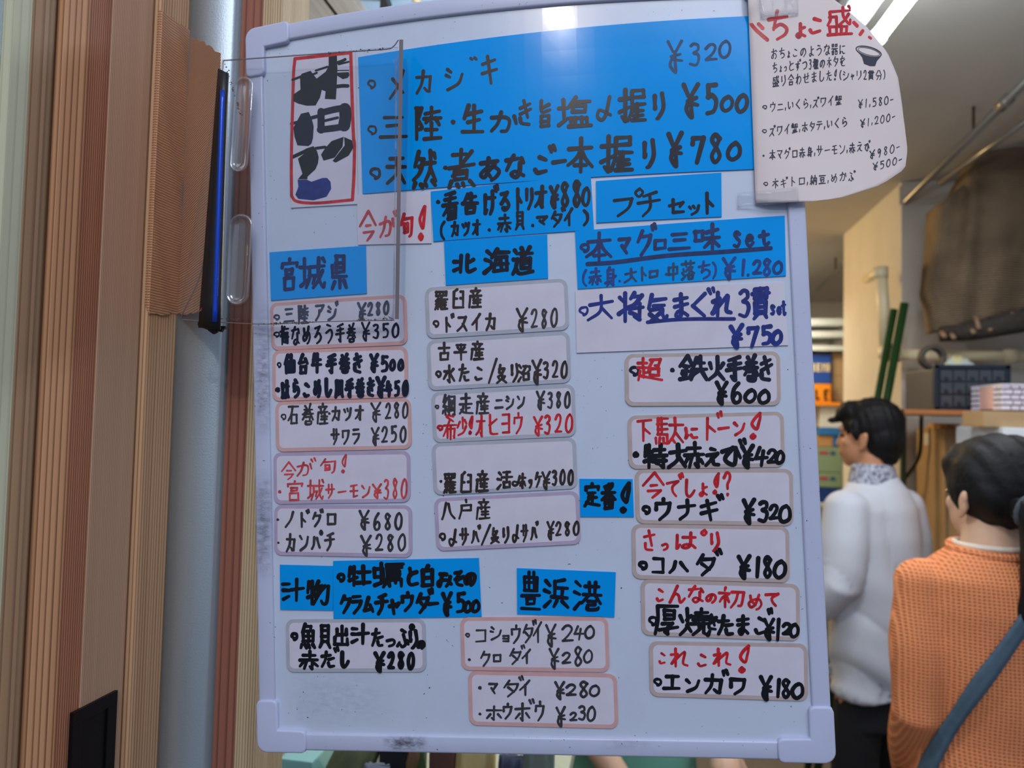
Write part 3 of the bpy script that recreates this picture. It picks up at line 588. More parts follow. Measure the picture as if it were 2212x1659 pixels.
card('menu_card','blue card priced 880, beside the red seasonal note and under the large blue card','magnet card',GB,
 [(929,414),(1275,380),(1282,497),(935,522)],'blue',[T('deep','・',938,438,954,436,12,9),T('deep','看',950,446,993,443,62,9),T('deep','告',993,441,1037,438,46,9),T('deep','げ',1040,438,1078,434,60,8),T('deep','る',1074,436,1104,432,46,8),T('deep','ト',1106,432,1132,430,50,8),T('deep','リ',1130,430,1154,427,50,8),T('deep','オ',1150,427,1184,424,50,8),
 T('deep','¥',1182,428,1210,424,50,8.5),T('deep','8',1204,422,1234,420,58,8.5),T('deep','8',1230,420,1260,417,58,8.5),T('deep','0',1252,427,1277,425,42,8),
 T('deep','(',942,500,966,498,42,6.5),T('deep','カツオ',970,496,1040,490,34,6),T('deep','.',1050,496,1062,495,10,7),T('deep','赤',1070,484,1107,481,40,6),T('deep','貝',1108,478,1136,476,40,6),T('deep','.',1144,486,1156,485,10,7),T('deep','マ',1154,480,1186,476,24,6),T('deep','ダ',1184,474,1222,470,40,6),T('deep','イ',1213,472,1242,468,38,6.5),T('deep',')',1252,472,1276,470,36,7)])
card('menu_card','blue heading card with five katakana signs, under the right end of the large blue card','magnet card',GB,
 [(1286,392),(1557,374),(1558,469),(1287,482)],'blue',[T('deep','フ',1316,449,1374,443,44,7),T('deep','゜',1362,420,1398,418,34,6.5),T('deep','チ',1370,444,1432,440,54,7),T('deep','セ',1436,449,1484,446,36,7),T('deep','ッ',1476,449,1520,446,38,7),T('deep','ト',1510,441,1548,438,48,8)])
card('menu_card','blue card priced 1,280 with an underlined top line, above the white card','magnet card',GB,
 [(1241,500),(1694,467),(1697,597),(1247,625)],'blue',[T('blueshade','◦',1250,537,1273,535,20,7),T('blueshade','本',1258,538,1326,532,66,8),T('blueshade','マ',1330,536,1366,532,44,8),T('blueshade','グ',1368,526,1420,518,62,8),T('blueshade','ロ',1404,530,1444,526,32,8),T('blueshade','三',1438,524,1496,520,48,8),T('blueshade','味',1492,518,1562,512,62,8.5),T('blueshade','s',1576,520,1606,518,38,8),T('blueshade','e',1602,520,1634,516,34,8),T('blueshade','t',1630,518,1668,514,34,8),
 ('blueshade',[(1268,571),(1330,567),(1440,553),(1560,545),(1664,537)],9),
 T('midblue','(',1250,604,1272,600,38,5.5),T('midblue','赤',1268,600,1302,596,38,6),T('midblue','身',1300,600,1334,596,42,6),T('midblue','.',1332,606,1344,605,10,6),T('slate','大',1344,598,1378,594,32,5.5),T('slate','ト',1376,594,1400,591,32,5.5),T('slate','ロ',1396,594,1424,590,22,5.5),T('slate','.',1434,592,1444,591,10,6),T('slate','中',1438,590,1468,586,38,5.5),T('slate','落',1468,586,1504,582,42,5.5),T('midblue','ち',1502,586,1538,582,40,5.5),T('midblue',')',1532,586,1552,584,38,5.5),
 T('midblue','¥',1554,582,1594,579,48,7.5),T('midblue','1',1592,580,1616,579,38,7.5),T('midblue',',',1610,594,1620,593,10,7),T('midblue','2',1620,580,1648,578,32,7),T('midblue','8',1640,580,1672,577,40,7.5),T('midblue','0',1664,581,1694,578,30,7.5)])
card('menu_card','large white card with dark blue writing and price 750, right column','magnet card',GW,
 [(1242,629),(1693,611),(1702,747),(1245,763)],'white',[T('blue','◦',1248,674,1271,671,22,6),T('blue','大',1260,668,1330,662,56,8),T('blue','将',1328,666,1398,660,66,9.5),T('blue','気',1390,668,1448,662,64,9.5),T('blue','ま',1444,664,1494,660,56,9.5),T('blue','ぐ',1482,660,1546,654,58,8.5),T('blue','れ',1528,660,1590,654,56,10),T('blue','3',1586,658,1626,654,60,8.5),T('blue','貫',1618,656,1668,652,74,10),T('blue','s',1660,672,1676,671,24,7),T('blue','e',1674,671,1690,670,22,7),T('blue','t',1684,668,1700,667,32,6),
 ('blue',[(1398,697),(1450,692),(1500,690),(1585,690)],8),
 T('blue','¥',1570,730,1610,726,52,10),T('blue','7',1606,730,1644,726,48,9.5),T('blue','5',1638,726,1672,724,42,9.5),T('blue','0',1660,732,1694,728,32,9.5)])
card('menu_card','blue place-name card above the left column of pink-edged strips','magnet card',GB,
 [(581,545),(789,531),(791,634),(584,649)],'blue',[T('blueshade','宮',600,594,647,590,70,8),T('blueshade','城',640,592,708,588,68,8),T('blueshade','県',708,590,756,586,74,8)])
card('menu_card','blue place-name card above the middle column of grey-edged strips','magnet card',GB,
 [(958,522),(1181,507),(1183,602),(962,617)],'blue',[T('deep','北',972,572,1034,568,42,9),T('deep','海',1038,566,1106,562,56,9.5),T('deep','道',1100,566,1154,562,62,9.5)])
card('menu_card','small blue card with a bold exclamation mark, left of the right column','magnet card',GB,
 [(1251,1035),(1366,1036),(1369,1117.5),(1253,1117)],'blue',[T('black','定',1257,1070,1298,1068,52,8),T('black','番',1295,1073,1334,1072,56,8),T('black','!',1330,1076,1368,1076,68,9)])
card('menu_card','small blue two-character card tucked left of the blue card priced 500','magnet card',GB,
 [(604,1220),(719,1223),(719,1319),(605,1317)],'blue',[T('black','汁',604,1275,660,1274,52,8.5),T('black','物',656,1280,716,1280,54,8.5)])
card('menu_card','blue two-line card priced 500, low on the left of the board','magnet card',GB,
 [(719,1212),(1034,1206),(1040,1333),(720,1337)],'blue',[T('black','◦',726,1248,746,1247,20,8),T('black','牡',746,1246,806,1243,46,9),T('black','蠣',800,1244,876,1240,56,9),T('black','と',874,1248,906,1246,44,9),T('black','白',902,1246,944,1244,50,9.5),T('black','み',940,1252,980,1250,38,9),T('black','そ',974,1250,1006,1248,38,9),T('black','の',998,1250,1032,1248,36,9.5),
 T('black','ク',730,1306,762,1304,42,8.5),T('black','ラ',754,1306,786,1304,44,8.5),T('black','ム',780,1308,812,1306,36,8.5),T('black','チ',806,1306,842,1304,46,9),T('black','ヤ',836,1312,866,1311,34,9),T('black','ウ',862,1301,898,1299,44,8.5),T('black','ダ',892,1302,938,1300,50,8.5),T('black','ー',920,1305,950,1303,14,8),T('black','¥',950,1306,980,1304,52,9),T('black','5',980,1303,1010,1301,44,8.5),T('black','0',998,1312,1022,1311,26,8.5),T('black','0',1014,1311,1040,1310,28,8.5)])
card('menu_card','blue place-name card above the two lowest pink-edged strips','magnet card',GB,
 [(1116,1228),(1330,1237),(1327,1334),(1117,1327)],'blue',[T('deep','豊',1120,1276,1172,1276,84,7.5),T('deep','浜',1168,1280,1234,1284,64,8.5),T('deep','港',1232,1284,1302,1286,68,8)])

# rounded strips with a printed border
R = 0.0062
def strip(label, grp, px, border, runs, z=0): return card('menu_strip', label, 'magnet strip', grp, px, 'white', runs, z, R, border)
GL, GM, GR, GD = 'magnet strips in the left column','magnet strips in the middle column','magnet strips in the right column','magnet strips at the board bottom'
strip('pink-edged strip priced 280 and 350, topmost of the left column behind the clear plastic',GL,[(582,655),(876,636),(880,745),(586,757)],'pink',[
 T('dim','◦',589,686,604,685,13,4),T('dim','三陸',609,682,668,678,40,5.5),T('dim','アジ',676,676,732,672,38,5.5),T('dim','¥',768,674,794,673,40,5.5),T('dim','280',790,669,842,666,30,5.5),
 T('navy','◦',589,723,604,722,13,4),T('navy','梅なめろう手巻',601,726,770,717,42,5),T('navy','¥',776,718,802,716,42,5),T('navy','350',800,717,864,714,32,5)])
strip('pink-edged strip priced 500 and 450 in heavy marker, second in the left column',GL,[(588,757),(879,748),(881,858),(588,867)],'pink',[
 T('navy','◦',597,789,607,788,13,4),T('navy','仙台牛',610,788,698,785,44,8),T('navy','手巻き',701,787,786,784,44,8),T('navy','¥',794,786,820,784,42,8),T('navy','5',818,787,842,786,36,8),T('navy','00',838,790,874,789,26,8),
 T('navy','・',592,843,607,842,16,12),T('navy','はらこめし風手巻き',604,841,812,836,42,8.2),T('navy','¥',808,838,836,836,46,8.5),T('navy','450',830,840,884,838,34,8)])
strip('pink-edged strip priced 280 and 250 in thin marker, third in the left column',GL,[(594,868),(886,860),(889,970),(596,976)],'pink',[
 T('grey','◦',605,901,618,900,14,4),T('grey','石巻産',617,897,712,893,46,5),T('grey','・',706,894,716,893,8,6),T('grey','カツオ',712,895,788,891,32,5),T('grey','¥',796,892,826,890,44,5),T('grey','280',828,889,884,886,36,5),
 T('grey','サワラ',712,944,780,941,36,5),T('grey','¥',798,944,822,942,40,5),T('grey','250',820,940,880,937,36,5)])
strip('lilac-edged strip written all in red, fourth in the left column',GL,[(590,978),(885,974),(886,1085),(591,1089)],'lilac',[
 T('pale_red','今',603,1018,642,1016,40,4),T('pale_red','が',634,1014,684,1010,36,4.5),T('pale_red','旬',688,1008,728,1005,34,4.5),T('pale_red','!',732,1003,752,1001,40,4),
 T('pale_red','・',598,1063,610,1062,12,7),T('pale_red','宮城',612,1061,704,1058,44,4.5),T('pale_red','サーモン',700,1062,802,1059,32,4.5),T('pale_red','¥',800,1062,828,1060,32,5),T('pale_red','380',824,1057,882,1054,44,4.5)])
strip('lilac-edged strip priced 680 and 280, fifth and lowest in the left column',GL,[(592,1091),(889,1092),(890,1205),(592,1199)],'lilac',[
 T('grey','・',594,1123,606,1122,10,6),T('grey','ノドグロ',610,1122,730,1120,36,5.5),T('grey','¥',770,1124,802,1123,44,5.5),T('grey','680',802,1127,872,1125,38,5.5),
 T('grey','・',596,1173,606,1172,9,5),T('grey','カンパチ',613,1172,726,1170,40,5.5),T('grey','¥',774,1180,806,1179,46,5.5),T('grey','280',806,1174,880,1172,38,5.5)])
strip('grey-edged strip priced 280, topmost of the middle column',GM,[(917,622),(1224,602),(1229,713),(921,732)],'grey',[
 T('brown','羅臼産',934,648,1044,643,44,5.8),T('brown','◦',933,700,948,699,16,5),T('brown','ドスイカ',952,700,1074,695,38,5.8),T('brown','¥',1110,693,1144,690,52,5.5),T('grey','280',1142,690,1207,686,42,5.5)])
strip('grey-edged strip priced 320, second in the middle column',GM,[(921,736),(1229,716),(1233,827),(925,844)],'grey',[
 T('brown','古平産',940,761,1048,757,42,5.8),T('brown','◦',939,809,953,808,16,5),T('brown','水たこ',953,808,1050,804,40,5.8),T('brown','/',1048,804,1078,802,50,6),T('brown','炙り',1068,808,1124,804,42,6),T('brown','沼',1114,806,1148,804,40,6),T('brown','¥',1144,805,1174,803,54,6),T('brown','320',1168,801,1228,799,38,5.5)])
strip('grey-edged strip with a black line above a red line, third in the middle column',GM,[(931,848),(1240,830),(1244,943),(936,957)],'grey',[
 T('grey','◦',938,880,948,879,9,3.5),T('grey','網走産',950,876,1060,872,46,5.5),T('grey','ニシン',1066,872,1136,867,32,5.5),T('grey','¥',1154,867,1180,865,42,5.5),T('grey','380',1178,866,1234,863,36,5.5),
 T('red','◦',942,925,957,924,13,5.5),T('red','希',953,924,990,922,56,5),T('red','少',984,922,1012,920,40,5),T('red','!',1008,920,1024,919,40,5.5),T('red','オヒヨウ',1024,920,1132,914,48,5),T('red','¥',1148,922,1176,920,44,5),T('red','320',1170,919,1240,915,42,5.5)])
strip('grey-edged strip priced 300 with a blank upper line, fourth in the middle column',GM,[(932,958),(1243,945),(1247,1056),(937,1070)],'grey',[
 T('brown','・',946,1041,958,1040,12,7),T('brown','羅臼産',954,1043,1058,1038,46,6),T('brown','活',1070,1038,1108,1036,42,6),T('brown','〆',1100,1040,1128,1039,24,5.5),T('brown','ホッケ',1118,1040,1172,1037,34,5.5),T('brown','¥',1166,1040,1192,1038,40,5.5),T('brown','300',1188,1034,1241,1031,34,6)])
strip('lilac-edged strip priced 280, lowest of the middle column',GM,[(937,1077),(1249,1061),(1255,1176),(943,1191)],'lilac',[
 T('brown','八戸産',949,1104,1062,1098,44,5.2),T('brown','◦',947,1160,963,1159,18,5.5),T('brown','〆サバ',964,1162,1040,1156,38,5.5),T('brown','/',1032,1158,1064,1156,42,5.5),T('brown','炙り',1056,1158,1104,1154,36,5.5),T('brown','〆サバ',1102,1156,1164,1148,38,5.5),T('brown','¥',1178,1148,1200,1146,42,5.5),T('brown','280',1196,1145,1254,1142,32,5.5)])
strip('taupe-edged strip priced 600 with one red character, topmost of the right column',GR,[(1349,766),(1684,760),(1686,877),(1350,878)],'taupe',[
 T('navy','◦',1357,802,1381,802,22,7),T('red','超',1370,799,1433,797,52,7),T('navy','・',1444,801,1460,800,14,11),T('navy','鉄',1460,796,1530,795,56,9.5),T('navy','火',1524,797,1570,796,56,9.5),T('navy','手',1562,797,1608,796,56,9.5),T('navy','巻',1602,796,1642,795,60,9.5),T('navy','き',1634,797,1674,796,56,9),
 T('black','¥',1540,851,1576,850,52,9),T('black','6',1572,850,1608,849,48,9),T('black','0',1602,857,1638,856,30,8.5),T('black','0',1631,859,1668,858,32,8.5)])
strip('taupe-edged strip priced 420 with a red upper line, second in the right column',GR,[(1355,899),(1692,890),(1695,1010),(1358,1014)],'taupe',[
 T('red','下',1368,930,1412,926,54,6),T('red','駄',1408,932,1478,930,58,6.5),T('red','に',1474,936,1512,934,30,7),T('red','ド',1508,926,1562,922,56,6.5),T('red','ー',1546,927,1578,924,14,6.5),T('red','ン',1580,926,1612,924,34,6.5),T('red','!',1608,922,1652,920,58,7.5),
 T('black','・',1364,984,1384,982,18,15),T('black','特',1384,988,1444,985,54,9.5),T('black','大',1436,986,1488,984,54,9.5),T('black','赤',1472,984,1526,982,58,9),T('black','え',1516,990,1560,988,44,9),T('black','び',1548,984,1614,980,56,9.5),T('black','¥',1594,988,1634,986,52,9.5),T('black','4',1624,988,1662,986,44,9),T('black','2',1650,988,1684,987,32,8.5),T('black','0',1670,990,1698,989,30,9)])
strip('taupe-edged strip priced 320, red line ending in two marks, third in right column',GR,[(1371,1015),(1712,1014),(1714,1137),(1374,1132)],'taupe',[
 T('red','今',1382,1050,1440,1048,58,6.5),T('red','で',1432,1054,1478,1050,46,6.5),T('red','し',1472,1056,1506,1055,40,6.5),T('red','よ',1502,1060,1532,1058,30,6.5),T('red','!',1534,1046,1558,1046,48,6.5),T('red','?',1554,1047,1586,1046,54,6.5),
 T('black','◦',1385,1102,1406,1102,20,8),T('black','ウ',1408,1101,1456,1100,50,8.5),T('black','ナ',1456,1103,1508,1101,46,8.5),T('black','ギ',1504,1102,1566,1098,52,8.5),T('black','¥',1598,1107,1636,1105,56,9),T('black','3',1630,1107,1666,1105,48,9),T('black','2',1656,1109,1686,1107,34,8.5),T('black','0',1676,1112,1714,1111,40,9)])
strip('taupe-edged strip priced 180 with a short red upper line, fourth in the right column',GR,[(1364,1133),(1704,1138),(1706,1260),(1366,1251)],'taupe',[
 T('red','さ',1384,1169,1420,1168,46,6.5),T('red','っ',1422,1176,1450,1176,30,6.5),T('red','は',1452,1170,1508,1169,40,7),T('red','゜',1508,1153,1534,1153,22,6.5),T('red','り',1526,1172,1560,1171,42,7),
 T('black','◦',1377,1222,1399,1222,20,8),T('black','コ',1402,1221,1440,1221,42,8),T('black','ハ',1440,1225,1492,1224,34,8.5),T('black','ダ',1494,1220,1562,1218,54,8.5),T('black','¥',1588,1227,1626,1226,52,9),T('black','1',1622,1227,1650,1227,46,9),T('black','8',1642,1227,1674,1226,50,9),T('black','0',1664,1232,1704,1231,40,9)])
strip('taupe-edged strip priced 120, fifth in the right column',GR,[(1384,1252),(1727,1263),(1728,1386),(1386,1373)],'taupe',[
 T('red','こ',1412,1284,1440,1284,38,6.5),T('red','ん',1438,1284,1484,1286,40,6.5),T('red','な',1480,1284,1524,1285,38,6.5),T('red','の',1520,1291,1552,1292,26,6.5),T('red','初',1546,1291,1614,1293,46,6.5),T('red','め',1610,1300,1652,1301,38,6.5),T('red','て',1646,1294,1688,1295,34,6.5),
 T('black','◦',1399,1342,1420,1342,22,7),T('black','厚',1408,1338,1472,1338,70,8.5),T('black','焼',1460,1344,1538,1344,62,8.5),T('black','き',1522,1345,1556,1345,36,8),T('black','た',1542,1352,1592,1353,46,8.5),T('black','ま',1584,1351,1624,1352,44,8.5),T('black','ご',1620,1346,1672,1348,56,8),T('black','¥',1644,1360,1678,1361,48,8.5),T('black','1',1664,1361,1696,1361,50,8.5),T('black','2',1684,1360,1714,1361,28,8.5),T('black','0',1700,1363,1730,1364,32,8.5)])
strip('taupe-edged strip priced 180 with red repeated signs, lowest of the right column',GR,[(1402,1386),(1744,1392),(1746,1516),(1404,1505)],'taupe',[
 T('red','こ',1418,1421,1443,1421,34,5.5),T('red','れ',1441,1421,1494,1422,42,6),T('red','こ',1500,1425,1534,1425,38,6),T('red','れ',1532,1421,1588,1422,40,6.5),T('red','!',1584,1424,1628,1425,60,7),
 T('black','◦',1410,1474,1430,1474,18,6.5),T('black','エ',1428,1475,1474,1475,42,8.5),T('black','ン',1474,1480,1516,1480,34,8.5),T('black','ガ',1514,1476,1576,1477,50,8.5),T('black','ワ',1570,1482,1618,1483,42,8.5),T('black','¥',1636,1487,1674,1488,54,9),T('black','1',1668,1488,1694,1488,42,9),T('black','8',1682,1488,1714,1489,44,8.5),T('black','0',1704,1493,1742,1494,36,9)])
strip('grey-edged strip priced 280 in bold black, alone under the blue card priced 500',GD,[(617,1338),(918,1337),(921,1452),(619,1452)],'grey',[
 T('black','◦',627,1375,644,1374,18,7.5),T('black','魚',644,1374,686,1374,56,8),T('black','貝',683,1375,720,1375,52,8),T('black','出',717,1374,758,1374,48,8),T('black','汁',754,1370,800,1370,46,8),T('black','た',797,1378,833,1378,42,7.5),T('black','つ',830,1387,858,1387,22,7),T('black','ぷ',850,1378,896,1376,46,7.5),T('black','り',876,1382,908,1382,42,8),T('black','の',897,1392,921,1392,24,8.5),
 T('black','赤',642,1426,692,1426,42,7.5),T('black','だ',688,1424,734,1422,42,7.5),T('black','し',730,1425,758,1425,36,8.5),T('black','¥',804,1430,836,1430,44,8.5),T('black','280',834,1427,898,1427,38,8.5)])
strip('pink-edged strip priced 240 and 280, under the lowest blue place-name card',GD,[(994,1334),(1313,1334),(1317,1453),(997,1448)],'pink',[
 T('grey','◦',1004,1373,1015,1372,10,4),T('grey','コ',1022,1373,1054,1372,34,5),T('grey','シ',1056,1368,1086,1368,32,5),T('grey','ョ',1078,1376,1106,1376,26,5),T('grey','ウ',1100,1371,1128,1370,42,5),T('grey','ダ',1124,1368,1160,1366,46,5),T('grey','イ',1146,1368,1176,1366,46,5),T('grey','¥',1174,1374,1206,1373,50,5.2),T('grey','2',1206,1370,1244,1369,38,5.2),T('grey','4',1236,1368,1264,1367,32,5.2),T('grey','0',1258,1367,1288,1366,30,5.2),
 T('grey','・',1008,1426,1020,1425,10,6),T('grey','ク',1034,1424,1062,1423,34,5),T('grey','ロ',1060,1422,1086,1421,24,5),T('grey','ダ',1094,1418,1136,1416,40,5),T('grey','イ',1122,1419,1152,1418,32,5),T('grey','¥',1182,1424,1212,1423,46,5.2),T('grey','2',1208,1423,1238,1422,26,5.2),T('grey','8',1234,1419,1264,1418,44,5.2),T('grey','0',1256,1419,1284,1418,30,5.2)])
strip('pink-edged strip priced 280 and 230, lowest strip on the board',GD,[(1011,1450),(1332,1457),(1336,1575),(1014,1567)],'pink',[
 T('grey','・',1030,1487,1044,1486,12,8),T('grey','マ',1052,1489,1078,1489,30,5.5),T('grey','ダ',1080,1487,1134,1485,42,5.5),T('grey','イ',1116,1487,1152,1486,34,5.5),T('grey','¥',1194,1493,1224,1493,40,5.8),T('grey','2',1216,1492,1250,1491,26,5.8),T('grey','8',1244,1490,1278,1490,38,5.8),T('grey','0',1268,1493,1300,1493,26,5.8),
 T('grey','・',1031,1543,1043,1543,10,6),T('grey','ホ',1044,1541,1088,1541,32,5.5),T('grey','ウ',1082,1537,1110,1537,36,5.5),T('grey','ボ',1106,1538,1156,1536,44,5.5),T('grey','ウ',1152,1537,1180,1537,44,5.5),T('grey','¥',1196,1549,1226,1549,44,5.8),T('grey','2',1226,1549,1250,1549,20,5.5),T('grey','3',1244,1541,1270,1541,32,5.5),T('grey','0',1264,1543,1290,1543,34,5.5)])

# the vertical title sheet
def Z(p): return [(600+a/4.61, 100+b/4.61) for a, b in p]
tt = card('title_sheet','tall white sheet with red frame and thick brush-like black characters, upper left','sheet',None,
 [(628,121),(766,109),(772,441),(627,449)],'white',[
 ('red', Z([(165,125),(720,65)]), 7.15),('red', Z([(720,65),(735,560),(748,900),(758,990),(752,1300),(738,1530)]), 7.15),('red', Z([(738,1530),(380,1562),(185,1545),(132,1490)]), 6.5),('red', Z([(132,1490),(130,1100),(145,480),(152,250),(165,125)]), 6.76),
 ('black', None, Z([(500,105),(582,93),(588,230),(578,445),(572,530),(462,525),(470,450),(330,395),(330,362),(390,342),(470,255),(500,200)])),
 ('black', Z([(372,243),(490,205)]), 4.55),('black', Z([(585,165),(640,145),(664,132)]), 6.5),('black', Z([(600,182),(700,155)]), 3.9),
 ('black', None, Z([(575,265),(700,258),(708,290),(690,315),(640,328),(580,290)])),('black', Z([(590,242),(700,240)]), 2.08),('black', Z([(575,402),(640,395),(690,396)]), 7.8),
 ('black', None, Z([(230,275),(320,245),(325,385),(440,400),(415,510),(370,590),(280,592),(325,545),(200,572),(145,545),(150,480),(220,432),(215,312)])),
 ('black', Z([(140,335),(230,300)]), 5.2),('black', Z([(320,290),(382,265)]), 4.55),
 ('navy', None, Z([(225,672),(302,655),(332,720),(352,800),(345,915),(330,970),(300,995),(190,988),(232,935),(160,900),(150,810),(235,750)])),
 ('navy', Z([(130,772),(235,745)]), 6.5),('navy', Z([(335,712),(395,697)]), 7.8),
 ('navy', Z([(420,665),(560,630),(680,612)]), 14.3),('navy', Z([(425,650),(425,835)]), 15.6),('navy', Z([(662,625),(668,700),(655,790)]), 26),('navy', Z([(415,832),(560,815),(680,795)]), 14.3),('navy', Z([(450,745),(590,712)]), 5.85),
 ('black', Z([(140,1105),(280,1040)]), 7.8),('black', Z([(375,1017),(465,1005)]), 6.5),
 ('black', None, Z([(272,1020),(350,995),(385,1045),(402,1105),(395,1165),(370,1225),(290,1300),(290,1325),(195,1325),(240,1270),(292,1210),(215,1190),(195,1120),(270,1060)])),
 ('black', None, Z([(425,1080),(470,1010),(530,945),(650,903),(640,1000),(560,1110),(450,1140)])),('black', None, Z([(655,905),(735,940),(748,1010),(700,1090),(570,1160),(540,1142),(620,1065),(660,990)])),
 ('blue', None, Z([(192,1330),(280,1328),(330,1350),(440,1312),(485,1312),(520,1350),(527,1420),(480,1500),(350,1535),(395,1478),(330,1470),(200,1520),(170,1480),(200,1400)]))])
# ---------------------------------------------------------------- curled paper notice
def sm(x, a, b):
    t = min(1, max(0, (x-a)/(b-a))); return t*t*(3-2*t)
def ph(u, v):
    h = 0.0004 + 0.0066*max(sm(u, .893, .945), sm(v, .925, .965))
    if u > 1.0: h -= 0.30*(u-1.0)**1.5*0.45
    h += 0.0012*math.sin(v*26+u*9)*sm(u, .93, 1.0)
    return h
def PS(u, v, h=0.0): return S(u, v, ph(u, v)+h)
def phit(px, py, h=0.0):
    u, v = hit(px, py, 0.004)
    for _ in range(10): u, v = _planehit(px, py, bowf(u, v)+ph(u, v)+h)
    return u, v
M_PAPER = mat('notice_paper', (222,208,206), rough=0.7, spec=0.25, noise=0.05, nscale=18)
_rt = [(0,(1780,-14)),(.1,(1812,10)),(.2,(1868,60)),(.3,(1911,113)),(.4,(1934,167)),(.5,(1945,225)),(.6,(1953,275)),(.7,(1959,325)),(.79,(1954,366)),(.86,(1902,401)),(.94,(1812,430)),(1.0,(1745,437))]
def interp(tab, t):
    for (a, p), (b, q) in zip(tab, tab[1:]):
        if t <= b:
            f = (t-a)/(b-a); return tuple(x+(y-x)*f for x, y in zip(p, q))
    return tab[-1][1]
rows = []
NR, NC = 46, 26
for i in range(NR):
    t = i/(NR-1); lx, ly = 1613+18*t, -30+470*t; rx, ry = interp(_rt, t); r = []
    for j in range(NC):
        s = j/(NC-1); u, v = phit(lx+(rx-lx)*s, ly+(ry-ly)*s); r.append(PS(u, v))
    back = 0.022*sm(t, 0.0, 0.1)*(1-sm(t, .36, .62))+0.0003
    e = (r[-1]-r[-2]).normalized()
    for k in (1, 2, 3, 4):
        a = k/4*1.5; r.append(r[NC-1] + e*back*0.28*math.sin(a*1.3) - B_N*back*(1-math.cos(a)) - e*back*0.3*(k/4)**2)
    rows.append(r)
paper = solo('paper_notice', bm_grid(rows, thick=-B_N*0.00025), M_PAPER, 'creased white paper with red title and thin pen lines, curling off the upper right corner', 'paper', smooth=True)
write(paper, [
 ('red',[(1621,53),(1632,66),(1656,87)],8),('red',[(1637,53),(1646,62)],8),T('red','ち',1648,58,1710,52,66,8),T('red','よ',1708,68,1744,66,34,7.5),T('red','こ',1738,56,1784,50,48,7.5),T('red','盛',1780,48,1842,44,62,6.5),
 ('red',[(1843,50),(1850,57)],7.5),('red',[(1862,68),(1857,75)],7.5),('red',[(1876,81),(1880,84)],5),
 T('pen','おちょこのような器に',1662,118,1827,106,23,2.1),T('pen','ちょっとずつ3種のネタを',1665,148,1826,132,22,2.1),T('pen','盛り合わせました!',1666,177,1808,163,23,2.1),T('pen','(シャリ2貫分)',1810,164,1913,163,21,2.1),
 T('pen','◦',1645,233,1656,232,9,2.2),T('pen','ウニ,いくら,ズワイ蟹',1660,233,1818,217,21,2.1),T('pen','¥1,580-',1850,227,1930,216,19,2.1),
 T('pen','◦',1644,285,1655,284,9,2.2),T('pen','ズワイ蟹,ホタテ,いくら',1659,285,1831,264,21,2.1),T('pen','¥1,200-',1855,269,1934,253,18,2.1),
 T('pen','・',1644,338,1653,337,5,4),T('pen','本マグロ赤身,サーモン,赤えび',1659,337,1880,317,22,2.1),T('pen','¥980-',1875,337,1944,319,19,2.1),
 T('pen','◦',1647,399,1658,398,9,2.2),T('pen','ネギトロ,納豆,めかぶ',1664,398,1848,381,21,2.1),T('pen','¥500-',1882,363,1949,345,17,2.1)], 0.00012, phit, PS)
k = Ink(phit, PS, 0.0002)
def ell(cx, cy, rx, ry, rot, a0=0, a1=360, n=16):
    o = []
    for i in range(n+1):
        a = math.radians(a0+(a1-a0)*i/n); x, y = rx*math.cos(a), ry*math.sin(a); c, s = math.cos(rot), math.sin(rot)
        o.append((cx+x*c-y*s, cy+x*s+y*c))
    return o
k.stroke(ell(1875,113,28,10,0.26), 2.4, True, False); k.stroke(ell(1875.5,113,24,7,0.26), 1.0, True, False)
k.poly([(1848,108),(1856,117),(1870,122),(1886,126),(1901,124),(1893,133),(1889,144),(1878,144),(1865,139),(1861,125)])
o_ = k.done('bowl_drawing', ink('pen'), paper); o_['label'] = 'small ink drawing of a flared bowl'

M_TAPE = clear('clear_sticky_tape', gloss=0.02, rough=0.14, haze=0.03, fres=0.12)
def tape(px, h, label):
    rows = []
    for j in range(5):
        r = []
        for i in range(10):
            s, t = i/9, j/4
            a = (px[0][0]*(1-s)+px[1][0]*s, px[0][1]*(1-s)+px[1][1]*s); b = (px[3][0]*(1-s)+px[2][0]*s, px[3][1]*(1-s)+px[2][1]*s)
            u, v = phit(a[0]*(1-t)+b[0]*t, a[1]*(1-t)+b[1]*t, h)
            r.append(PS(u, v, h+0.0005*math.sin(i*2.1+j*1.3)))
        rows.append(r)
    return solo('clear_tape', bm_grid(rows, thick=B_N*0.0001), M_TAPE, label, 'tape', smooth=True)
tape([(1592,418),(1722,405),(1726,436),(1592,450)], 0.0018, 'clear shiny tape holding the lower left corner of the curling paper notice')
tape([(1636,-18),(1722,-22),(1724,32),(1642,40)], 0.0018, 'clear shiny tape over the upper edge of the curling paper notice')

# ---------------------------------------------------------------- hinged clear plastic panel in front of the board's left end
M_CLEAR = clear('clear_acrylic', tint=(0.955,0.96,0.965), gloss=0.01, rough=0.06, haze=0.015, fres=0.09)
M_GROOVE = clear('moulded_acrylic', tint=(0.84,0.86,0.88), gloss=0.34, rough=0.05, haze=0.06, fres=0.5)
M_EDGE = mat('acrylic_cut_edge', (112,102,106), rough=0.25, spec=0.7)
HP = 0.013
def gridpx(fn, n, m, h, thick, mtl, name, root):
    rows = [[B(*fn(i/n, j/m), h(i/n, j/m) if callable(h) else h) for i in range(n+1)] for j in range(m+1)]
    return put(name, bm_grid(rows, thick=B_N*thick), mtl, root, True)
def bil(p): return lambda s, t: tuple((p[0][k]*(1-s)+p[1][k]*s)*(1-t)+(p[3][k]*(1-s)+p[2][k]*s)*t for k in (0,1))
panel = empty('clear_plastic_cover', B(660, 690, HP), 'scratched clear plastic sheet with two moulded grips, over the left end of the whiteboard', 'plastic cover')
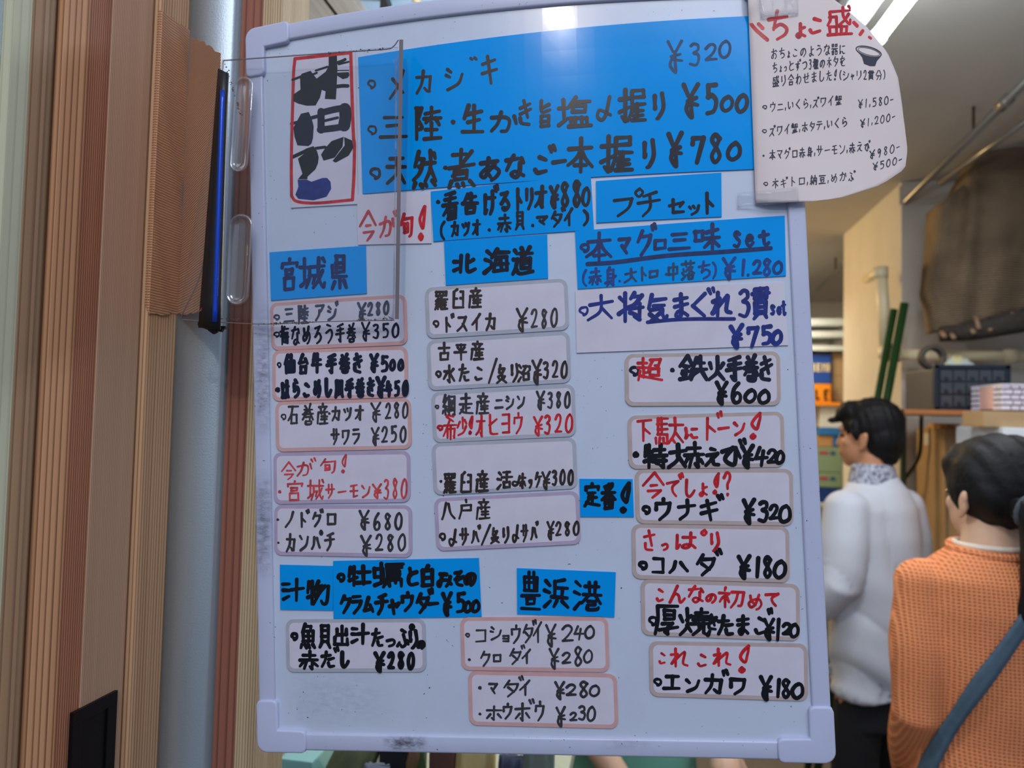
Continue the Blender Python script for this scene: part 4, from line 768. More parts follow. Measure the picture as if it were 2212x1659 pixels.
gridpx(bil([(481,131),(858,104),(851,692),(386,690)]), 24, 16, lambda s, t: HP+0.004*max(0, s-.9)*10*max(0, s-.9)*10, 0.0016, M_CLEAR, 'pane', panel)
for pl in ([(482,131),(600,123),(740,113),(830,107),(848,101),(859,87)], [(386,690),(560,700),(700,695),(851,692)], [(481,131),(470,300),(440,560),(388,690)]):
    put('pane_edge', bm_tube(spline([B(x, y, HP+0.0010) for x, y in pl], 8), 0.00042, 6), M_EDGE, panel)
rows = [[B(861+(8.5 if q else 0)-9*t*1.0+(0), 86+604*t, HP+0.004+hh) for q, hh in ((0,0.0),(0,0.011),(1,0.011),(1,0.0))] for t in [k/12 for k in range(13)]]
b = bmesh.new()
V = [[b.verts.new(p) for p in r] for r in rows]
for i in range(12):
    for j in range(4): b.faces.new((V[i][j], V[i][(j+1)%4], V[i+1][(j+1)%4], V[i+1][j]))
b.faces.new(V[0]); b.faces.new(V[-1][::-1])
o_ = put('edge_lip', b, M_EDGE, panel); o_['label'] = 'dark grey cut edge'
for (x0, y0, x1, y1, sl) in ((499,166,541,372,-7),(489,462,541,660,-5)):
    # each grip: a long moulded trough with a raised rim
    cx, cy = (x0+x1)/2, (y0+y1)/2; rx, ry = (x1-x0)/2, (y1-y0)/2
    def rr(k, f):
        a = 2*math.pi*k/40; ca, sa = math.cos(a), math.sin(a)
        X = rx*f*ca; Yy = (ry-rx)*(1 if sa > 0 else -1) + rx*f*sa if abs(sa) > 1e-6 else 0
        return cx+X+sl*(Yy/ry), cy+Yy
    prof = [(1.0,0.0017),(0.96,0.0040),(0.82,0.0044),(0.66,0.0016),(0.40,0.0006),(0.05,0.0006)]
    b = bmesh.new(); V = [[b.verts.new(B(*rr(k, f), HP+hh)) for k in range(40)] for f, hh in prof]
    for i in range(len(prof)-1):
        for k in range(40): b.faces.new((V[i][k], V[i][(k+1)%40], V[i+1][(k+1)%40], V[i+1][k]))
    b.faces.new(V[-1])
    put('moulded_grip', b, M_GROOVE, panel, True)
# dirt caught along the panel's lower and upper edges, and scratches
M_DIRT = mat('brown_grime', (92,78,66), rough=0.8, noise=0.5, nscale=300)
b = bmesh.new(); rnd = random.Random(3)
for (xa, ya, xb, yb, n) in ((565,699,680,696,70),(770,691,850,688,40),(700,117,845,104,40),(484,135,520,250,36),(430,686,520,690,46)):
    for _ in range(n):
        t = rnd.random(); x = xa+(xb-xa)*t+rnd.gauss(0,1.5); y = ya+(yb-ya)*t+rnd.gauss(0,1.6); s = rnd.uniform(.5,1.9)
        vs = [b.verts.new(B(x+s*rnd.uniform(.7,1.6)*math.cos(a), y+s*math.sin(a), HP+0.0019)) for a in (0,1.2,2.5,3.7,5.0)]
        b.faces.new(vs)
put('grime', b, M_DIRT, panel)['kind'] = 'stuff'
# the black spring strip behind the panel's hinge side, its blue reflection put in as a coloured rod
M_BLACK = mat('black_rubber', (20,20,24), rough=0.45, spec=0.5, noise=0.3, nscale=90)
M_BLUEREFL = mat('painted_blue_reflection', (18,70,190), rough=0.22, metal=0.4, spec=0.6)
strip_ = empty('hinge_strip', B(462, 710, 0.006), 'black rubber strip with a painted blue reflection between the brown tape and the clear plastic', 'hinge')
gridpx(bil([(472,150),(493,160),(476,712),(430,708)]), 4, 10, lambda s, t: HP+0.003+0.003*math.sin(math.pi*s), 0.002, M_BLACK, 'rubber_strip', strip_)
pts = [B(480-17*t, 196+500*t, HP+0.0065) for t in [k/20 for k in range(21)]]
put('blue_reflection', bm_tube(pts, 0.0022, 10), M_BLUEREFL, strip_, True)
b = bmesh.new()
for (x, y, a, s) in ((440,700,.1,9),(452,708,.6,10),(466,704,-.2,11),(474,712,.4,9),(462,716,.9,8),(482,708,.2,7)):
    c = [B(x+s*math.cos(a+q)*1.3, y+s*math.sin(a+q)*0.8, 0.006) for q in (0.6,2.5,3.7,5.6)]
    prism(c, B_N*0.003, b)
put('foam_scrap', b, M_BLACK, strip_)

# ---------------------------------------------------------------- the wooden front: door leaves, jamb, metal channel, post
ZB, ZT = 0.0, 2.62
M_STILE = wood('cedar_stile', (214,160,118), (150,100,70), 6.0, contrast=0.85)
M_STILE2 = wood('cedar_brown', (172,138,106), (140,104,78), 9, contrast=0.6)
M_CREAM = wood('pale_pine', (198,198,170), (180,180,148), 7, contrast=0.3)
M_JAMB = wood('cedar_jamb', (208,166,128), (150,106,74), 3.6, contrast=0.85)
M_GAP = mat('dark_gap', (46,34,26), rough=0.8)
M_ALU = mat('brushed_aluminium', (176,190,200), rough=0.45, metal=0.65, spec=0.5, bump=0.12, bscale=600)
XS = -0.45
def yx(px): return at_x(px, 820, XS).y
y_a, y_b = yx(98), yx(296)
# stile: three joined mouldings seen as bands of grain
door1 = empty('door_1', (XS-0.02, (y_a+y_b)/2, ZB)); tag(door1, 'cedar sliding door stile with a black recessed pull, left of the tape', 'door', kind='structure')
y_m1, y_m2 = yx(157), yx(206)
put('stile', bm_box((XS-0.036, y_a, ZB), (XS, y_m1, ZT), 0.0015), M_STILE, door1)
put('stile', bm_box((XS-0.036, y_m1, ZB), (XS-0.0006, y_m2, ZT), 0.0006), wood('cedar_heart', (186,124,94), (110,66,48), 2.3, contrast=0.8, wob=1.2, width=0.6), door1)
put('stile', bm_box((XS-0.036, y_m2, ZB), (XS, y_b, ZT), 0.0015), wood('cedar_fine', (206,168,138), (150,112,88), 2.0, contrast=0.5, wob=1.6, width=0.6), door1)
put('gap', bm_box((XS-0.036, yx(85), ZB), (XS-0.012, y_a-0.0006, ZT)), M_GAP, door1)
p0, p1 = at_x(152, 1541, XS), at_x(249, 1489, XS)
zt = (p0.z+p1.z)/2; ya, yb = p0.y, p1.y; pw = yb-ya; zb_ = zt-0.12
M_PULL = mat('black_steel', (16,16,20), rough=0.4, metal=0.3, spec=0.4)
pull = put('handle', bm_box((XS-0.001, ya, zb_), (XS+0.0012, yb, zt), 0.0008), M_PULL, door1)
b = bmesh.new()
for lo, hi in (((XS+0.0012, ya, zt-pw*.22), (XS+0.0028, yb, zt)), ((XS+0.0012, ya, zb_), (XS+0.0028, yb, zb_+pw*.22)), ((XS+0.0012, ya, zb_+pw*.22), (XS+0.0028, ya+pw*.2, zt-pw*.22)), ((XS+0.0012, yb-pw*.22, zb_+pw*.22), (XS+0.0028, yb, zt-pw*.22))):
    bm_box(lo, hi, 0.0005, b)
put('handle_rim', b, M_PULL, pull)
# the second leaf, nearer the street: brown stile, pale glazing frame and glass
door2 = empty('door_2', (XS-0.02, yx(40), ZB)); tag(door2, 'brown and cream door leaf with a pane of glass at the far left edge', 'door', kind='structure')
put('stile', bm_box((XS-0.03, yx(32), ZB), (XS-0.0003, yx(68), ZT), 0.001), M_STILE2, door2)
put('stile', bm_box((XS-0.03, yx(68), ZB), (XS-0.0018, yx(85), ZT), 0.001), wood('cedar_brown_light', (158,128,98), (128,96,72), 6), door2)
put('glazing_frame', bm_box((XS-0.03, yx(-12), ZB), (XS-0.001, yx(32), ZT), 0.001), M_CREAM, door2)
M_GLASS = clear('shop_glass', tint=(0.55,0.66,0.70), gloss=0.18, rough=0.03, haze=0.30, fres=0.5)
put('pane', bm_box((XS-0.012, 0.30, ZB+0.2), (XS-0.009, yx(-13), ZT)), M_GLASS, door2)

YJ = y_b+0.0035
XJ = at_y(314, 820, YJ).x
YK = at_x(377, 820, XJ).y
jamb = solo('trim_1', bm_box((XJ-0.07, YJ, ZB), (XJ, YK, ZT), 0.0022), M_JAMB, 'straight-grained wooden jamb wrapped with brown packing tape', 'door jamb', kind='structure')
YP = YK-0.001
xa, xb = XJ, at_y(500, 820, YP+0.012).x
prof = [(xa, YP), (xa+(xb-xa)*.40, YP), (xa+(xb-xa)*.86, YP+0.0001), (xa+(xb-xa)*.90, YP+0.003), (xa+(xb-xa)*.92, YP+0.012), (xb, YP+0.014)]
b = bmesh.new(); nz = 14
bm_grid([[Vector((x, y, ZB+(ZT-ZB)*j/nz)) for x, y in prof] for j in range(nz+1)], thick=Vector((0,0.004,0)), bm=b)
solo('trim_2', b, M_ALU, 'brushed metal channel between the jamb and the reddish post', 'metal trim', kind='structure', smooth=True)
xc = at_y(537, 820, YP+0.006).x; xm_ = at_y(610, 30, YP+0.006).x; xd = at_y(668, 30, YP+0.006).x
post = empty('trim_3', (xc, YP+0.03, ZB)); tag(post, 'reddish wooden post right behind the left edge of the whiteboard', 'post', kind='structure')
put('post_face', bm_box((xb-0.001, YP+0.006, ZB), (xc, YP+0.06, ZT), 0.001), wood('cedar_red', (158,104,86), (112,66,54), 8, contrast=0.6), post)
put('post_face', bm_box((xc, YP+0.006, ZB), (xm_, YP+0.06, ZT), 0.001), wood('pine_rough', (204,182,148), (140,108,74), 2.6, contrast=0.8), post)

# brown packing tape, torn, wrapped round the jamb and over the channel
def weave_mat():
    m = mat('brown_packing_tape', (158,96,58), rough=0.32, spec=0.5); nt = m.node_tree; N = nt.nodes.new; L = nt.links.new
    p = nt.nodes['Principled BSDF']; tc = N('ShaderNodeTexCoord')
    wv = []
    for ax in ('X','Z'):
        w = N('ShaderNodeTexWave'); w.wave_type = 'BANDS'; w.bands_direction = ax; w.inputs['Scale'].default_value = 130 if ax == 'Z' else 290; w.inputs['Distortion'].default_value = 0.6; w.inputs['Detail'].default_value = 1
        mp = N('ShaderNodeMapping'); mp.inputs['Rotation'].default_value = (0,0,0); L(tc.outputs['UV'], mp.inputs[0]); L(mp.outputs[0], w.inputs['Vector']); wv.append(w)
        if ax == 'Z': w.bands_direction = 'Y'
    ad = N('ShaderNodeMath'); ad.operation = 'MULTIPLY'; L(wv[0].outputs['Fac'], ad.inputs[0]); L(wv[1].outputs['Fac'], ad.inputs[1])
    bp = N('ShaderNodeBump'); bp.inputs['Strength'].default_value = 0.9; bp.inputs['Distance'].default_value = 0.0016
    L(ad.outputs[0], bp.inputs['Height']); L(bp.outputs[0], p.inputs['Normal'])
    rp = N('ShaderNodeValToRGB'); rp.color_ramp.elements[0].color = lin((186,130,94)); rp.color_ramp.elements[1].color = lin((232,176,134)); rp.color_ramp.elements[1].position = 0.5
    L(ad.outputs[0], rp.inputs[0]); L(rp.outputs[0], p.inputs['Base Color']); return m
M_PACK = weave_mat()
def tape_strip(cols, label, seed):
    """cols: list of (function z->point, ztop, zbottom) from left to right"""
    rg = random.Random(seed); n = 44; rows = []
    for j in range(n+1):
        t = j/n; r = []
        for (fn, zt, zb) in cols:
            z = zt+(zb-zt)*t + (rg.uniform(-1,1)*0.0016 if j in (0, n) else 0)
            r.append(fn(z))
        rows.append(r)
    bm = bm_grid(rows); uv = bm.loops.layers.uv.new('UVMap')
    for f in bm.faces:
        for l in f.loops: l[uv].uv = (l.vert.co.x-l.vert.co.y, l.vert.co.z)
    o = solo('packing_tape', bm, M_PACK, label, 'tape', 'brown packing tape on the jamb', smooth=False)
    s = o.modifiers.new('thickness', 'SOLIDIFY'); s.thickness = 0.0004
    return o
def zx(px, py, x): return at_x(px, py, x).z
def onx(x, y, wob=0.0): return lambda z: Vector((x+0.0011+wob*math.sin(z*41+y*170)+wob*.6*math.sin(z*97+y*300), y, z))
def ony(x, y): return lambda z: Vector((x, y-0.0011, z))
c1 = [(ony(XJ-0.0035, YJ), at_y(339,26,YJ).z, at_y(306,652,YJ).z), (ony(XJ-0.0008, YJ), at_y(346,26,YJ).z, at_y(311,668,YJ).z), (onx(XJ, YJ-0.0004), at_y(352,26,YJ).z, at_y(318,677,YJ).z)]
for k in range(1, 9):
    s = k/8; y = YJ+(YK-YJ)*s
    c1.append((onx(XJ, y, 0.0005), zx(352+63*s, 28+44*s, XJ), zx(318+66*s, 677+2*s, XJ)))
# on over the channel towards the plastic
def slant(px_t, px_b, py_t, py_b, h):
    def f(z):
        a, b = B(px_t, py_t, h), B(px_b, py_b, h); t = (a.z-z)/(a.z-b.z); p = a.lerp(b, t)
        return p + B_N*(0.0008*math.sin(z*60+px_t))
    return f
c2 = []
A0 = [([(411,79),(397,380),(384,678)],0.0), ([(430,86),(416,380),(402,680)],0.3), ([(452,98),(440,380),(420,677)],0.66), ([(477,117),(470,300),(456,520),(442,640),(432,672)],1.0)]
for i, (pl, f_) in enumerate(A0):
    pts_ = []
    for (px, py) in pl:
        Yf = B(px, py, HP+0.006).y; Y = (YK-0.002)*(1-f_)+Yf*f_; pts_.append(at_y(px, py, Y))
    pts_ = spline(pts_, 8)
    def f(z, pts_=pts_, i=i):
        for a, b in zip(pts_, pts_[1:]):
            if z >= b.z:
                t = (a.z-z)/(a.z-b.z); p = a.lerp(b, t); break
        else: p = pts_[-1].copy()
        p.y -= 0.0008*math.sin(z*34+i*1.6); return p
    c2.append((f, pts_[0].z, pts_[-1].z))
cols2 = []
for i in range(len(c2)-1):
    for q in range(4):
        t = q/4; (f0, a0, b0), (f1, a1, b1) = c2[i], c2[i+1]
        def g(z, f0=f0, f1=f1, t=t, a0=a0, b0=b0, a1=a1, b1=b1):
            A, Bb = a0+(a1-a0)*t, b0+(b1-b0)*t; s = (A-z)/(A-Bb)
            return f0(a0+(b0-a0)*s).lerp(f1(a1+(b1-a1)*s), t)
        cols2.append((g, a0+(a1-a0)*t, b0+(b1-b0)*t))
cols2.append(c2[-1])
tape_strip(c1, 'torn brown packing tape stuck flat around the wooden jamb', 5)
tape_strip(cols2, 'wrinkled brown packing tape bridging from the jamb to the black rubber strip', 9)
# ---------------------------------------------------------------- the shop behind
M_CEIL = mat('ceiling_paint', (196,192,184), rough=0.75, noise=0.06, nscale=3)
M_WALL = mat('plaster_wall', (200,194,184), rough=0.8, noise=0.07, nscale=5, bump=0.1, bscale=60)
M_FLOOR = mat('concrete_floor', (104,98,92), rough=0.7, noise=0.2, nscale=6)
ZC = 2.66
def st(name, bm, m, label, cat, smooth=False): return solo(name, bm, m, label, cat, kind='structure', smooth=smooth)
st('floor', bm_box((-3.0, -1.5, -0.06), (4.2, 7.0, 0.0)), M_FLOOR, 'grey concrete shop floor', 'floor')
st('ceiling', bm_box((-0.55, 0.95, ZC), (4.2, 7.0, ZC+0.08)), M_CEIL, 'pale painted shop ceiling', 'ceiling')
st('wall_left', bm_box((-0.75, YP+0.075, 0), (-0.66, 7.0, ZC)), M_WALL, 'pale left wall of the shop, hidden by the board', 'wall')
st('wall_back', bm_box((-0.7, 6.6, 0), (4.2, 6.7, ZC)), M_WALL, 'pale back wall of the shop', 'wall')
YW_ = 3.30
xp = at_y(1947, 600, YW_).x; yp2 = at_x(1822, 600, xp).y
st('wall_right', bm_box((xp, YW_, 0), (4.1, yp2, ZC), 0.006), M_WALL, 'thick plastered wall block whose end is lit by warm light', 'wall')
st('wall_side', bm_box((4.1, -0.2, 0), (4.2, 6.7, ZC)), M_WALL, 'right side wall of the shop', 'wall')
# timber overhead at the doorway, seen above the board's upper left
ZS = 2.36
def soffit(pxa, pxb, name, m, label, dz=0.0):
    a0, a1 = at_z(pxa[0], 0, ZS), at_z(pxb[0], 0, ZS)
    return st(name, bm_box((min(a0.x,a1.x), 0.86, ZS+dz), (max(a0.x,a1.x), 2.6, ZS+dz+0.03), 0.001), m, label, 'ceiling board')
M_SOF = mat('soffit_pine', (188,180,168), rough=0.65, noise=0.2, nscale=120, nstretch=(1,.04,1))
soffit((560,),(690,), 'trim_4', M_SOF, 'pale ceiling board left of the dark slot, above the whiteboard')
soffit((690,),(706,), 'trim_5', mat('dark_slot', (70,48,28), rough=0.8), 'dark narrow slot between two pale ceiling boards', 0.012)
soffit((706,),(762,), 'trim_6', M_SOF, 'pale ceiling board right of the dark slot, above the whiteboard')
st('ceiling_2', bm_box((at_z(762,0,ZS).x, 0.86, ZS+0.02), (at_z(980,0,ZS).x, 2.2, ZS+0.04)), mat('sky_blue_panel', (176,206,232), rough=0.5), 'light blue ceiling panel above the top edge of the whiteboard', 'ceiling panel')
b = bmesh.new(); A = [at_z(822,-6,ZS-0.005), at_z(832,-6,ZS-0.005), at_z(846,32,ZS-0.005), at_z(820,32,ZS-0.005)]
prism(A, (0,0,0.02), b)
solo('bracket', b, M_BLACK, 'small black wedge bracket peeping over the top edge of the whiteboard', 'bracket')
put_ = bm_tube(spline([at_z(885,-20,ZS-0.01), at_z(900,2,ZS-0.01), at_z(930,22,ZS-0.01), at_z(960,30,ZS-0.01)]), 0.006, 8)
solo('cream_cable', put_, mat('cream_cable_pvc', (214,190,150), rough=0.5), 'cream cable under the light blue ceiling panel', 'cable', smooth=True)

# fluorescent batten over the aisle
ZL = 2.50
ta, tb = at_z(1893, 84, ZL), at_z(1975, -24, ZL)
dv = (tb-ta); tb = ta+dv*1.9; ax = dv.normalized(); sx = ax.cross(Vector((0,0,1))).normalized()
if sx.x > 0: sx = -sx
lamp = empty('ceiling_lamp', ta, 'white fluorescent batten lamp on the ceiling above the curling paper', 'lamp')
def beam(c0, c1, w, h, name, m):
    d = (c1-c0).normalized(); s = d.cross(Vector((0,0,1))).normalized(); bm = bmesh.new()
    prism([c0+s*w/2, c0-s*w/2, c0-s*w/2+Vector((0,0,h)), c0+s*w/2+Vector((0,0,h))], c1-c0, bm); return put(name, bm, m, lamp)
M_LAMPW = mat('lamp_housing', (190,192,188), rough=0.35, spec=0.5)
beam(ta+sx*0.062+Vector((0,0,0.03)), tb+sx*0.062+Vector((0,0,0.03)), 0.07, 0.05, 'housing', M_LAMPW)
beam(ta+sx*0.135+Vector((0,0,0.05)), tb+sx*0.135+Vector((0,0,0.05)), 0.05, 0.11, 'reflector', mat('lamp_reflector', (150,150,140), rough=0.3, metal=0.6))
M_TUBE = mat('lit_tube', (255,255,255), emit=(0.82,0.91,1.0,55.0))
o_ = put('tube', bm_tube([ta, tb], 0.017, 14), M_TUBE, lamp, True); o_['label'] = 'glowing white tube'
for q in (ta-ax*0.004, tb):
    put('lamp_holder', bm_tube([q, q+ax*0.016], 0.02, 12), M_LAMPW, lamp)

# conduits along the ceiling
M_COND = mat('galvanised_conduit', (150,146,140), rough=0.35, metal=0.7)
ZP = 2.57
pa, pb = at_z(2240, 152, ZP), at_z(1765, 627, ZP)
pipe = empty('conduit', pa, 'long thin grey conduit running back under the ceiling at right', 'pipe')
put('tube', bm_tube([pa, pb], 0.0125, 12), M_COND, pipe, True)
for f in (0.06, 0.42):
    c = pa.lerp(pb, f); d = (pb-pa).normalized()
    put('coupling', bm_tube([c-d*0.03, c+d*0.03], 0.0175, 12), M_COND, pipe, True)
for f in (0.13, 0.52, 0.80):
    c = pa.lerp(pb, f); put('hanger', bm_tube([c, Vector((c.x, c.y, ZC))], 0.005, 8), mat('rusty_steel', (74,62,44), rough=0.7, metal=0.4), pipe)
pa2, pb2 = at_z(2240, 245, 2.56), at_z(2030, 395, 2.56)
solo('conduit', bm_tube([pa2, pb2], 0.011, 10), M_COND, 'short second conduit below the long one, above the dark netting', 'pipe', smooth=True)
st('trim_7', bm_box((xp-0.012, YW_-0.012, ZC-0.10), (4.1, YW_, ZC-0.02), 0.003), M_WALL, 'plaster cornice along the wall above the netting', 'cornice')

# cream drain pipe
M_PVC = mat('cream_pvc', (222,208,170), rough=0.4, spec=0.5)
YD = 3.17
P = lambda x, y, Y=YD: at_y(x, y, Y)
dr = empty('drain_pipe', P(1912, 770), 'cream plastic pipe that drops down the wall corner and turns right along the wall', 'pipe')
put('riser', bm_tube([P(1902,588), P(1908,660), P(1914,766)], 0.024, 16), M_PVC, dr, True)
put('branch', bm_tube([P(1902,588), P(1872,603, YD+0.22)], 0.020, 14), M_PVC, dr, True)
put('run', bm_tube([P(1914,766), P(2300,772)], 0.022, 16), M_PVC, dr, True)
for c, d in ((P(1902,590), Vector((0,0,-1))), (P(1914,762), Vector((0,0,-1))), (P(1930,767), Vector((1,0,0))), (P(2182,770), Vector((1,0,0)))):
    put('collar', bm_tube([c-d*0.024, c+d*0.024], 0.029, 16), M_PVC, dr, True)

# two green poles and a black cable leaning at the corner
M_GREEN = mat('green_pole', (30,66,28), rough=0.35, noise=0.3, nscale=40, nstretch=(1,1,.1))
YG = 3.05
P2 = lambda x, y, Y=YG: at_y(x, y, Y)
def pole(x0, y0, x1, y1, r, label):
    a, b = P2(x0,y0), P2(x1,y1); d = b-a; b = a + d*(a.z/(a.z-b.z))
    b = a + Vector((-0.36, 0.0, 0.0)); b.z = 0.0; a.y = b.y = YG + (0.05 if x0 < 1950 else 0.0)
    bm = bm_tube([a, b], r, 12)
    return solo('garden_pole', bm, M_GREEN, label, 'pole', 'green poles leaning at the wall corner', smooth=True)
pole(1954, 655, 1894, 905, 0.016, 'dark green pole with the taller tip, leaning behind the cook, right one of the pair')
pole(1941, 664, 1884, 905, 0.014, 'dark green pole with the lower tip, leaning behind the cook, left one of the pair')
solo('black_cable', bm_tube(spline([at_y(1990,899,3.15), at_y(1989,960,3.15), at_y(1983,990,3.17), at_y(1964,1020,3.2), at_y(1945,1046,3.24), at_y(1932,1080,3.27), at_y(1930,1500,3.28), Vector((at_y(1930,1500,3.28).x,3.27,0.01))]), 0.008, 8), M_BLACK, 'black cable sagging between the cook and the tall cardboard box', 'cable', smooth=True)

# rolled net hung on the wall
def net_mat():
    m = mat('brown_netting', (140,120,96), rough=0.75, spec=0.3, noise=0.5, nscale=5); nt = m.node_tree; N = nt.nodes.new; L = nt.links.new
    p = nt.nodes['Principled BSDF']; tc = N('ShaderNodeTexCoord')
    w = N('ShaderNodeTexWave'); w.bands_direction = 'Z'; w.inputs['Scale'].default_value = 38; w.inputs['Distortion'].default_value = 3; w.inputs['Detail'].default_value = 3; w.inputs['Detail Scale'].default_value = 2
    L(tc.outputs['Object'], w.inputs['Vector']); bp = N('ShaderNodeBump'); bp.inputs['Strength'].default_value = 0.7; bp.inputs['Distance'].default_value = 0.006
    L(w.outputs['Fac'], bp.inputs['Height']); L(bp.outputs[0], p.inputs['Normal']); return m
M_NET = net_mat()
YN = 2.86
top = [(0,(2031,440)),(.25,(2080,400)),(.42,(2106,352)),(.55,(2124,325)),(1,(2290,268))]
bot = [(0,(2030,716)),(.3,(2095,700)),(.6,(2160,684)),(1,(2290,648))]
lft = [(0,2031),(.3,2027),(.6,2018),(.68,2015),(.8,2026),(1,2030)]
rows = []
for j in range(25):
    t = j/24; r = []
    for i in range(21):
        s = i/20; a, c = interp(top, s), interp(bot, s); x, y = a[0]*(1-t)+c[0]*t, a[1]*(1-t)+c[1]*t
        lx = interp([(q,(w_,)) for q, w_ in lft], t)[0]; x += (lx-2031)*(1-s)**3
        bul = 0.10*math.sin(math.pi*min(1, 0.12+t*0.9))*math.sin(math.pi*min(1, 0.06+s*0.75))+0.012*math.sin(s*19+t*4)
        r.append(at_y(x, y, YN+0.12-bul))
    rows.append(r)
net = empty('rolled_netting', at_y(2130, 700, YN), 'bundle of dark brown netting with stub ends hanging on the wall at the right edge', 'netting')
put('net_bundle', bm_grid(rows, thick=Vector((0,0.14,0))), M_NET, net, True)
put('rolled_hem', bm_tube([at_y(2029,722,YN+0.1), at_y(2100,716,YN+0.06), at_y(2170,700,YN+0.04), at_y(2300,676,YN+0.04)], [0.028,0.034,0.042,0.046], 14), mat('dark_net_roll', (58,50,43), rough=0.85, noise=0.4, nscale=60), net, True)
for (x, y, dx, dy) in ((2108,685,7,26),(2098,710,6,10),(2134,702,6,12),(2170,694,10,4),(2205,680,8,9),(2035,718,6,10),(2056,722,5,9),(2182,676,5,4)):
    put('stub', bm_tube([at_y(x,y,YN+0.045), at_y(x+dx,y+dy,YN+0.015)], 0.0085, 8), mat('cork_stub', (140,112,86), rough=0.7), net, True)

# ------------------------------------------------ goods on and under the shelf by the right wall
def face_box(x0, y0, x1, y1, Y, depth, bevel=0.004, bm=None):
    """Box standing square to the room; its front face spans these photo pixels at distance Y."""
    xm, ym = (x0+x1)/2, (y0+y1)/2
    X0, X1 = at_y(x0, ym, Y).x, at_y(x1, ym, Y).x; Z0, Z1 = at_y(xm, y1, Y).z, at_y(xm, y0, Y).z
    return bm_box((X0, Y, Z0), (X1, Y+depth, Z1), bevel, bm)
M_CARD = mat('cardboard', (196,150,96), rough=0.8, noise=0.06, nscale=40)
M_CARD2 = mat('cardboard_pale', (176,146,106), rough=0.8, noise=0.06, nscale=40)
M_DGREY = mat('dark_grey_plastic', (62,64,72), rough=0.45)
M_FRAME = mat('black_blue_plastic', (24,32,42), rough=0.35)
org = empty('drawer_cabinet', at_y(2070, 886, 2.7), 'grey desktop cabinet with rows of small clear drawers on the wooden shelf', 'drawer cabinet')
put('case', face_box(2021, 796, 2182, 886, 2.70, 0.29, 0.004), M_DGREY, org)
b = bmesh.new()
for q in ((2018,788,2184,797),(2018,880,2184,888),(2018,788,2030,888),(2172,788,2184,888)): face_box(*q, 2.685, 0.02, 0.002, b)
put('front_frame', b, M_FRAME, org)
M_DRAW = mat('smoky_drawer', (60,64,70), rough=0.2, spec=0.6)
for r in range(3):
    for c in range(5):
        x0 = 2031+c*28.2; y0 = 798+r*27.5
        d = put('drawer', face_box(x0+1, y0+1, x0+27, y0+25, 2.688, 0.02, 0.002), M_DRAW, org)
        put('drawer_pull', face_box(x0+10, y0+16, x0+18, y0+21, 2.682, 0.008, 0.001), M_FRAME, d)
shelf = solo('wall_shelf', face_box(1954, 886.5, 2230, 897, 2.66, 0.50, 0.002), mat('orange_shelf_wood', (176,112,60), rough=0.5, noise=0.15, nscale=50, nstretch=(.05,1,1)), 'orange-brown wooden shelf board under the grey drawer cabinet', 'shelf')
b = bmesh.new(); c = at_y(2010, 786, 2.86)
# a coil of wire, a loop of tape and a plastic bag lie on the cabinet
zc = at_y(2070, 796, 2.70).z+0.001
ring = [Vector((0.036*math.cos(a), 0.012*math.sin(a)*0+0.0, 0.036*math.sin(a))) for a in [2*math.pi*k/20 for k in range(21)]]
coil = at_y(2013, 779, 2.80); coil.z = zc+0.045
b = bmesh.new()
for off in (-0.012, 0.0, 0.012): bm_tube([coil+p+Vector((0,off,0)) for p in ring], 0.009, 8, b, cap=False)
solo('wire_coil', b, mat('dark_wire', (64,56,48), rough=0.6), 'dark coil of wire lying on top of the grey drawer cabinet', 'wire coil', smooth=True)
rows = []
for j in range(9):
    r = []
    for i in range(11):
        s, t = i/10, j/8; h = 0.05*math.sin(math.pi*s)**.6*math.sin(math.pi*t)**.6 + 0.008*math.sin(i*3.1+j*2.3)*math.sin(math.pi*s)*math.sin(math.pi*t)
        r.append(Vector((at_y(2028,790,2.8).x+s*0.12, 2.76+t*0.09, zc+max(0.0, h))))
    rows.append(r)
solo('plastic_bag', bm_grid(rows, thick=Vector((0,0,0.002))), mat('clear_bag', (176,186,192), rough=0.2, spec=0.7, rgb2=(206,196,120), nscale=30), 'crumpled clear plastic bag beside the wire coil on the drawer cabinet', 'plastic bag', smooth=True)

# crate on a flat carton at the very right
YQ = 2.46
cr = empty('woven_crate', at_y(2190, 886, YQ), 'pink and white woven plastic crate standing on a flat carton at the right edge', 'crate')
M_CRW = mat('white_crate_plastic', (214,208,220), rough=0.45); M_CRP = mat('pink_crate_panel', (226,180,168), rough=0.55, noise=0.1, nscale=20)
X0, X1 = at_y(2166,860,YQ).x, at_y(2300,860,YQ).x; Z0, Z1 = at_y(2190,887,YQ).z, at_y(2190,829,YQ).z; ydep = 0.215
put('shell', bm_box((X0+0.004, YQ+0.004, Z0), (X1, YQ+ydep, Z1-0.004), 0.003), mat('crate_gaps', (122,104,124), rough=0.7), cr)
b = bmesh.new(); nrow, ncol = 5, 7
for r in range(nrow):
    for c in range(ncol):
        z0 = Z0+(Z1-Z0)*(r+0.12)/nrow; z1 = Z0+(Z1-Z0)*(r+0.86)/nrow; xo = (r%2)*0.5
        x0 = X0+(X1-X0)*(c+xo*0.5+0.06)/ncol; bm_box((x0, YQ, z0), (min(X1, x0+(X1-X0)/ncol*0.82), YQ+0.006, z1), 0.0015, b)
put('front_weave', b, M_CRW, cr); b = bmesh.new()
for yys in ((YQ+0.014, YQ+0.046), (YQ+ydep-0.046, YQ+ydep-0.016)):
  b = bmesh.new()
  for r in range(nrow):
    for yy in yys:
        z0 = Z0+(Z1-Z0)*(r+0.1)/nrow; bm_box((X0-0.003, yy-0.013, z0), (X0+0.006, yy+0.013, z0+(Z1-Z0)/nrow*.75), 0.0015, b)
  put('side_weave', b, M_CRW, cr)
